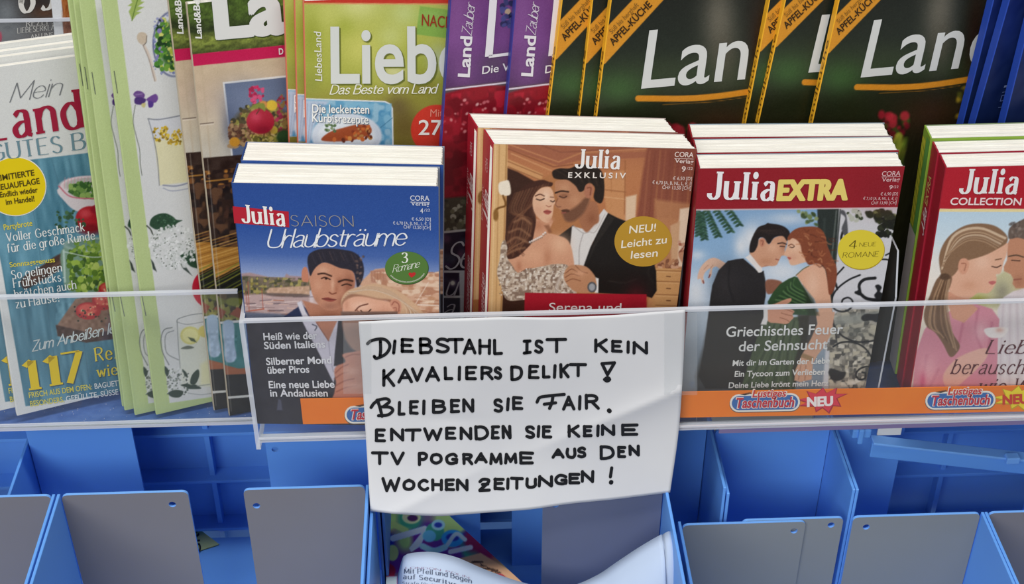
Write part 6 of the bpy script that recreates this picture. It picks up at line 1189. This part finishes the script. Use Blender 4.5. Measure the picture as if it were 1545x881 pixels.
for P in ([(93, 157), (105, 146), (135, 138), (165, 142), (183, 165), (165, 198), (130, 216), (118, 208)], [(143, 148), (146, 180), (142, 204)], [(724, 147), (748, 145)], [(724, 193), (748, 190)],
          [(1036, 236), (1087, 234)], [(1036, 236), (1058, 281)], [(1087, 234), (1058, 281)], [(1048, 300), (1058, 294), (1068, 301), (1058, 308), (1048, 300)], [(1054, 301), (1063, 302)],
          [(106, 412), (118, 395), (140, 384)], [(132, 384), (142, 410), (150, 448)], [(130, 384), (165, 378), (180, 390), (160, 408)], [(150, 412), (180, 412), (194, 425), (175, 442), (135, 446)],
          [(774, 392), (788, 372), (830, 366), (884, 361)], [(840, 368), (834, 395), (824, 418)], [(805, 400), (850, 394)],
          [(546, 712), (556, 702), (580, 704), (575, 718), (545, 747)], [(545, 747), (582, 745)], [(555, 724), (578, 722)], [(1077, 657), (1071, 692)]):
    pen([S_(*p) for p in P])
for p in ((1066, 426), (1074, 714)): pen([S_(p[0]-1, p[1]), S_(p[0]+1, p[1]+1)], 3.4)
sgo = sg.build('handwritten_sign', None, 0, True)
tag(sgo, 'white paper sheet with black handwritten capitals taped across the tray front', 'sign')
def tape(x0, y0, x1, y1, off=.0005):
    m = MB(); g = []
    for j in range(7):
        for i in range(4): x = x0+(x1-x0)*i/3; y = y0+(y1-y0)*j/6; g.append(at_y(x, y, float(min(sheet_y(x, y), SGY))-off) if x > 542 else at_y(x, y, SGY-.0006))
    m.add(g, [(j*4+i, (j+1)*4+i, (j+1)*4+i+1, j*4+i+1) for j in range(6) for i in range(3)], TAPE); return m
tape(518, 487, 560, 594).build('tape', sgo); tape(1002, 472, 1052, 596).build('tape', sgo)

# ------------------------------------------------------------------ papers in the bins
zt = -.145
def P_num(a):
    cols = ['#8a1c3c', '#5d2a7a', '#25308a', '#2e7d5c', '#8db06a', '#a8d0ea', '#2f86b8', '#6d2a5a']
    a.fill('#6a2458'); a.blotch([(500, 740), (900, 740), (900, 900), (500, 900)], ['#25308a', '#7d1c44', '#3a8a6a', '#5d2a7a', '#9ab86a'], 34, 111, 1, .56)
    w = zm(540, 760, 5.942)
    a.ell(*w((110, 165))[0], 17, 15, '#a9cdea', .8); a.ell(*w((90, 160))[0], 10, 8, '#5a2a78', .8)
    a.line(w((310, 180), (430, 240)), 9, '#9ab06a', 1); a.ell(*w((480, 120))[0], 14, 10, '#b5cf8a', .8); a.ell(*w((490, 128))[0], 8, 5, '#4a2450', .8)
    a.line(w((315, 310), (600, 225)), 9, '#aed2ee', .8, 1, False); a.poly(w((590, 235), (640, 200), (560, 380), (480, 430), (460, 400)), '#aed2ee', .8, sm=False)
    a.ell(*w((690, 250))[0], 14, 14, '#3c8a70', 1); a.ell(*w((640, 290))[0], 10, 9, '#5aa0c8', 1); a.ell(*w((720, 190))[0], 10, 8, '#8ec2e0', .8); a.ell(*w((720, 190))[0], 6, 4, '#2b3a90', .8)
    a.ell(*w((850, 310))[0], 17, 13, '#2f86b8', 1); a.ell(*w((850, 300))[0], 10, 6, '#2a2f8a', 1); a.line(w((800, 370), (880, 270), (960, 320)), 6, '#a8d0ea', .9); a.line(w((580, 380), (680, 420), (780, 390)), 9, '#8cc0e4', .9); a.line(w((830, 430), (920, 410), (1010, 390)), 7, '#c5dcf0', .9)
    a.ell(*w((190, 370))[0], 14, 10, '#2e7d50', 1); a.ell(*w((150, 300))[0], 12, 8, '#26305c', 1); a.line(w((60, 210), (150, 260), (260, 350)), 4, '#b5cfe6', .9)
    a.ell(*w((220, 450))[0], 13, 9, '#f0f0ea', .8); a.ell(*w((190, 435))[0], 6, 5, '#3a2450', .8); a.ell(*w((245, 460))[0], 7, 6, '#4a2858', .8); a.ell(*w((310, 440))[0], 9, 12, '#a9d070', .8); a.ell(*w((140, 490))[0], 10, 8, '#9ac86a', 1)
    a.ell(*w((220, 600))[0], 20, 13, '#8a1c34', .8); a.ell(*w((200, 590))[0], 9, 6, '#c5d6e6', .8); a.line(w((290, 620), (320, 680), (250, 690)), 7, '#8a1c34', 1); a.poly(w((120, 660), (350, 650), (350, 760), (120, 760)), '#a8cde8', 1, sm=False)
    a.poly(w((870, 500), (1100, 440), (1600, 740), (1500, 760), (1280, 700)), '#b08a6a', .8, sm=False)
    R = random.Random(3)
    for i in range(16):
        t = R.uniform(0, 1); p = w((1000+t*260, 480+t*150))[0]; a.line([(p[0]-4+R.uniform(-6, 6), p[1]), (p[0]+R.uniform(0, 8), p[1]+R.uniform(-3, 3))], 1.6, '#3a2a24', .6, .9)
    a.line(w((1240, 640), (1290, 640), (1350, 690)), 3, '#8a1c34', .8)
def flat_pub():
    """puzzle magazine lying on the pile in the bin"""
    r = tag(empty('magazine', loc=tuple(at_z(640, 830, zt))), 'puzzle magazine with colourful numerals lying in the bin below the handwritten sheet', 'magazine')
    c = [at_z(x, y, zt) for x, y in ((655, 757), (806, 895))]; e = c[1]-c[0]; e /= np.linalg.norm(e); n = np.array([-e[1], e[0], 0]); n = -n if n[0] > 0 else n
    a0 = c[0]-e*.03; Wd = .165; Ld = .17; nu, nv_ = 200, 200
    uu, vv = np.meshgrid(np.linspace(0, Wd, nu), np.linspace(0, Ld, nv_)); P = a0+np.multiply.outer(vv.ravel(), e)+np.multiply.outer(uu.ravel(), n)
    over = np.maximum(xc+.004-P[:, 0], 0); P[:, 0] += over; P[:, 2] -= over*.9; P[:, 2] -= np.maximum(-.13-P[:, 1], 0)*.3
    px = proj(P); art = Art(px[:, 0], px[:, 1]); P_num(art); art.C = np.clip(art.C*1.4, 0, 1)
    me = bpy.data.meshes.new('cover'); i = np.arange(nu*nv_).reshape(nv_, nu); q = np.stack([i[:-1, :-1], i[:-1, 1:], i[1:, 1:], i[1:, :-1]], -1).reshape(-1, 4)
    me.from_pydata([tuple(p) for p in P-np.array(r.location)], [], q.tolist()); at = me.color_attributes.new('print', 'FLOAT_COLOR', 'POINT')
    cc = np.ones((len(P), 4)); cc[:, :3] = lin(art.C); at.data.foreach_set('color', cc.ravel()); me.materials.append(printed()); me.materials.append(PAPER); co = link('cover', me, r); md = co.modifiers.new('leaves', 'SOLIDIFY'); md.thickness = .0025; md.offset = -1; md.material_offset_rim = 1; md.material_offset = 1
    return r
flat_pub()
NEWS = noisy('newsprint', '#c3d3ea', '#bccde6', 14, .8, .1)
nr = tag(empty('newspaper', loc=tuple(at_y(800, 870, -.085))), 'folded newspapers bulging up at the front of the bin below the handwritten sheet', 'newspaper'); no = np.array(nr.location)
def curl(mb, top_px, Y, down, fwd, m, n=60, rows=16, flip=0):
    T_ = np.array([edge(spline(top_px, 6), i/n) for i in range(n+1)]); g = []
    for j in range(rows+1):
        t = j/rows; f_ = fwd*(sin(t*pi/2)**.7); dz = down*(1-cos(t*pi/2))
        for x, y in T_: g.append(tuple(at_y(x, y, Y)+np.array([0, -f_, -dz])-no))
    mb.add(g, [(j*(n+1)+i, (j+1)*(n+1)+i, (j+1)*(n+1)+i+1, j*(n+1)+i+1) for j in range(rows) for i in range(n)], m)
front = MB(); curl(front, [(600, 868), (606, 846), (613, 836), (640, 832.5), (662, 834), (690, 841), (720, 854), (745, 864), (780, 876), (815, 884), (860, 884), (900, 868), (930, 848), (960, 828), (985, 813), (998, 806)], -.085, .09, .045, NEWS)
fo = front.build('front_page', nr, 0, True); md = fo.modifiers.new('paper', 'SOLIDIFY'); md.thickness = .0004
for k, dx in enumerate((2, 5)):
    s_ = MB(); curl(s_, [(994+dx*1.2, 812-dx*1.2), (1004+dx*1.3, 803-dx*.4), (1010+dx*1.4, 808), (1016+dx*1.5, 830), (1022+dx*1.5, 850)], -.086-.001*k, .05, .03, NEWS, 14, 8); so = s_.build('inner_page', nr, 0, True); md = so.modifiers.new('paper', 'SOLIDIFY'); md.thickness = .0004
def news_text(t, p0, p1, h, col, font='serif'):
    V, Fc, Dz = strokes(t, font); P = np.array(p0)+np.outer(V[:, 0], np.subtract(p1, p0)); P[:, 1] -= V[:, 1]*h; P[:, 1] -= 5*np.sin(np.clip(V[:, 0], 0, 1)*pi)
    # drop each point onto the curved page by stepping along its sight line
    tx = np.array([edge(spline([(600, 868), (606, 846), (613, 836), (640, 832.5), (662, 834), (690, 841), (720, 854), (745, 864), (780, 876), (815, 884)], 6), i/80) for i in range(81)]); out = []
    W3 = [at_y(a_, b_, -.085) for a_, b_ in tx]; X3 = np.array([w[0] for w in W3]); Z3 = np.array([w[2] for w in W3])
    for a_, b_ in P:
        lo, hi = .0, .045
        for _ in range(30):
            f_ = (lo+hi)/2; q = at_y(a_, b_, -.085-f_); t_ = (f_/.045)**(1/.7); ang = math.asin(min(t_, 1)); zs = np.interp(q[0], X3, Z3)-.09*(1-cos(ang))
            if q[2] > zs: hi = f_
            else: lo = f_
        out.append(tuple(at_y(a_, b_, -.085-(lo+hi)/2)+np.array([0, -.0004, .0004])-no))
    tm.add(out, Fc, ink(col))
tm = MB()
news_text('LONDON. PÖLIN', (612, 858), (708, 873), 3, '#8a5a78', 'thin'); news_text('Mit Pfeil und Bogen', (609, 865), (712, 880), 7, '#44506a'); news_text('auf Securitys ge', (608, 873), (708, 892), 7, '#44506a'); news_text('Strafe für 41-Jährige', (607, 882), (690, 897), 4.5, '#6a7894')
tm.build('headline', fo)
# green leaflet on the floor of the left bin
lf = MB(); zf = -.2105; Pl = [(268, 782), (283, 785), (303, 800), (331, 821), (300, 831), (268, 836)]
lf.add([tuple(at_z(x, y, zf)) for x, y in Pl[::-1]], [tuple(range(6))], mat('leaflet_green', '#a5b98a', .6)); lf.add([tuple(at_z(x, y, zf)-np.array([0, 0, .0006])) for x, y in Pl], [tuple(range(6))], mat('leaflet_green', '#a5b98a', .6))
V, Fc, Dz = sans('GRU', .015); P = np.array([(304, 834)])+np.outer(V[:, 0], (-6, -44))+np.outer(V[:, 1], (-15, 2))
lf.add([tuple(at_z(x, y, zf)+np.array([0, 0, .0003])) for x, y in P], Fc, ink('#20242a'))
tag(lf.build('leaflet'), 'torn pale green leaflet with black letters on the left bin floor', 'leaflet')
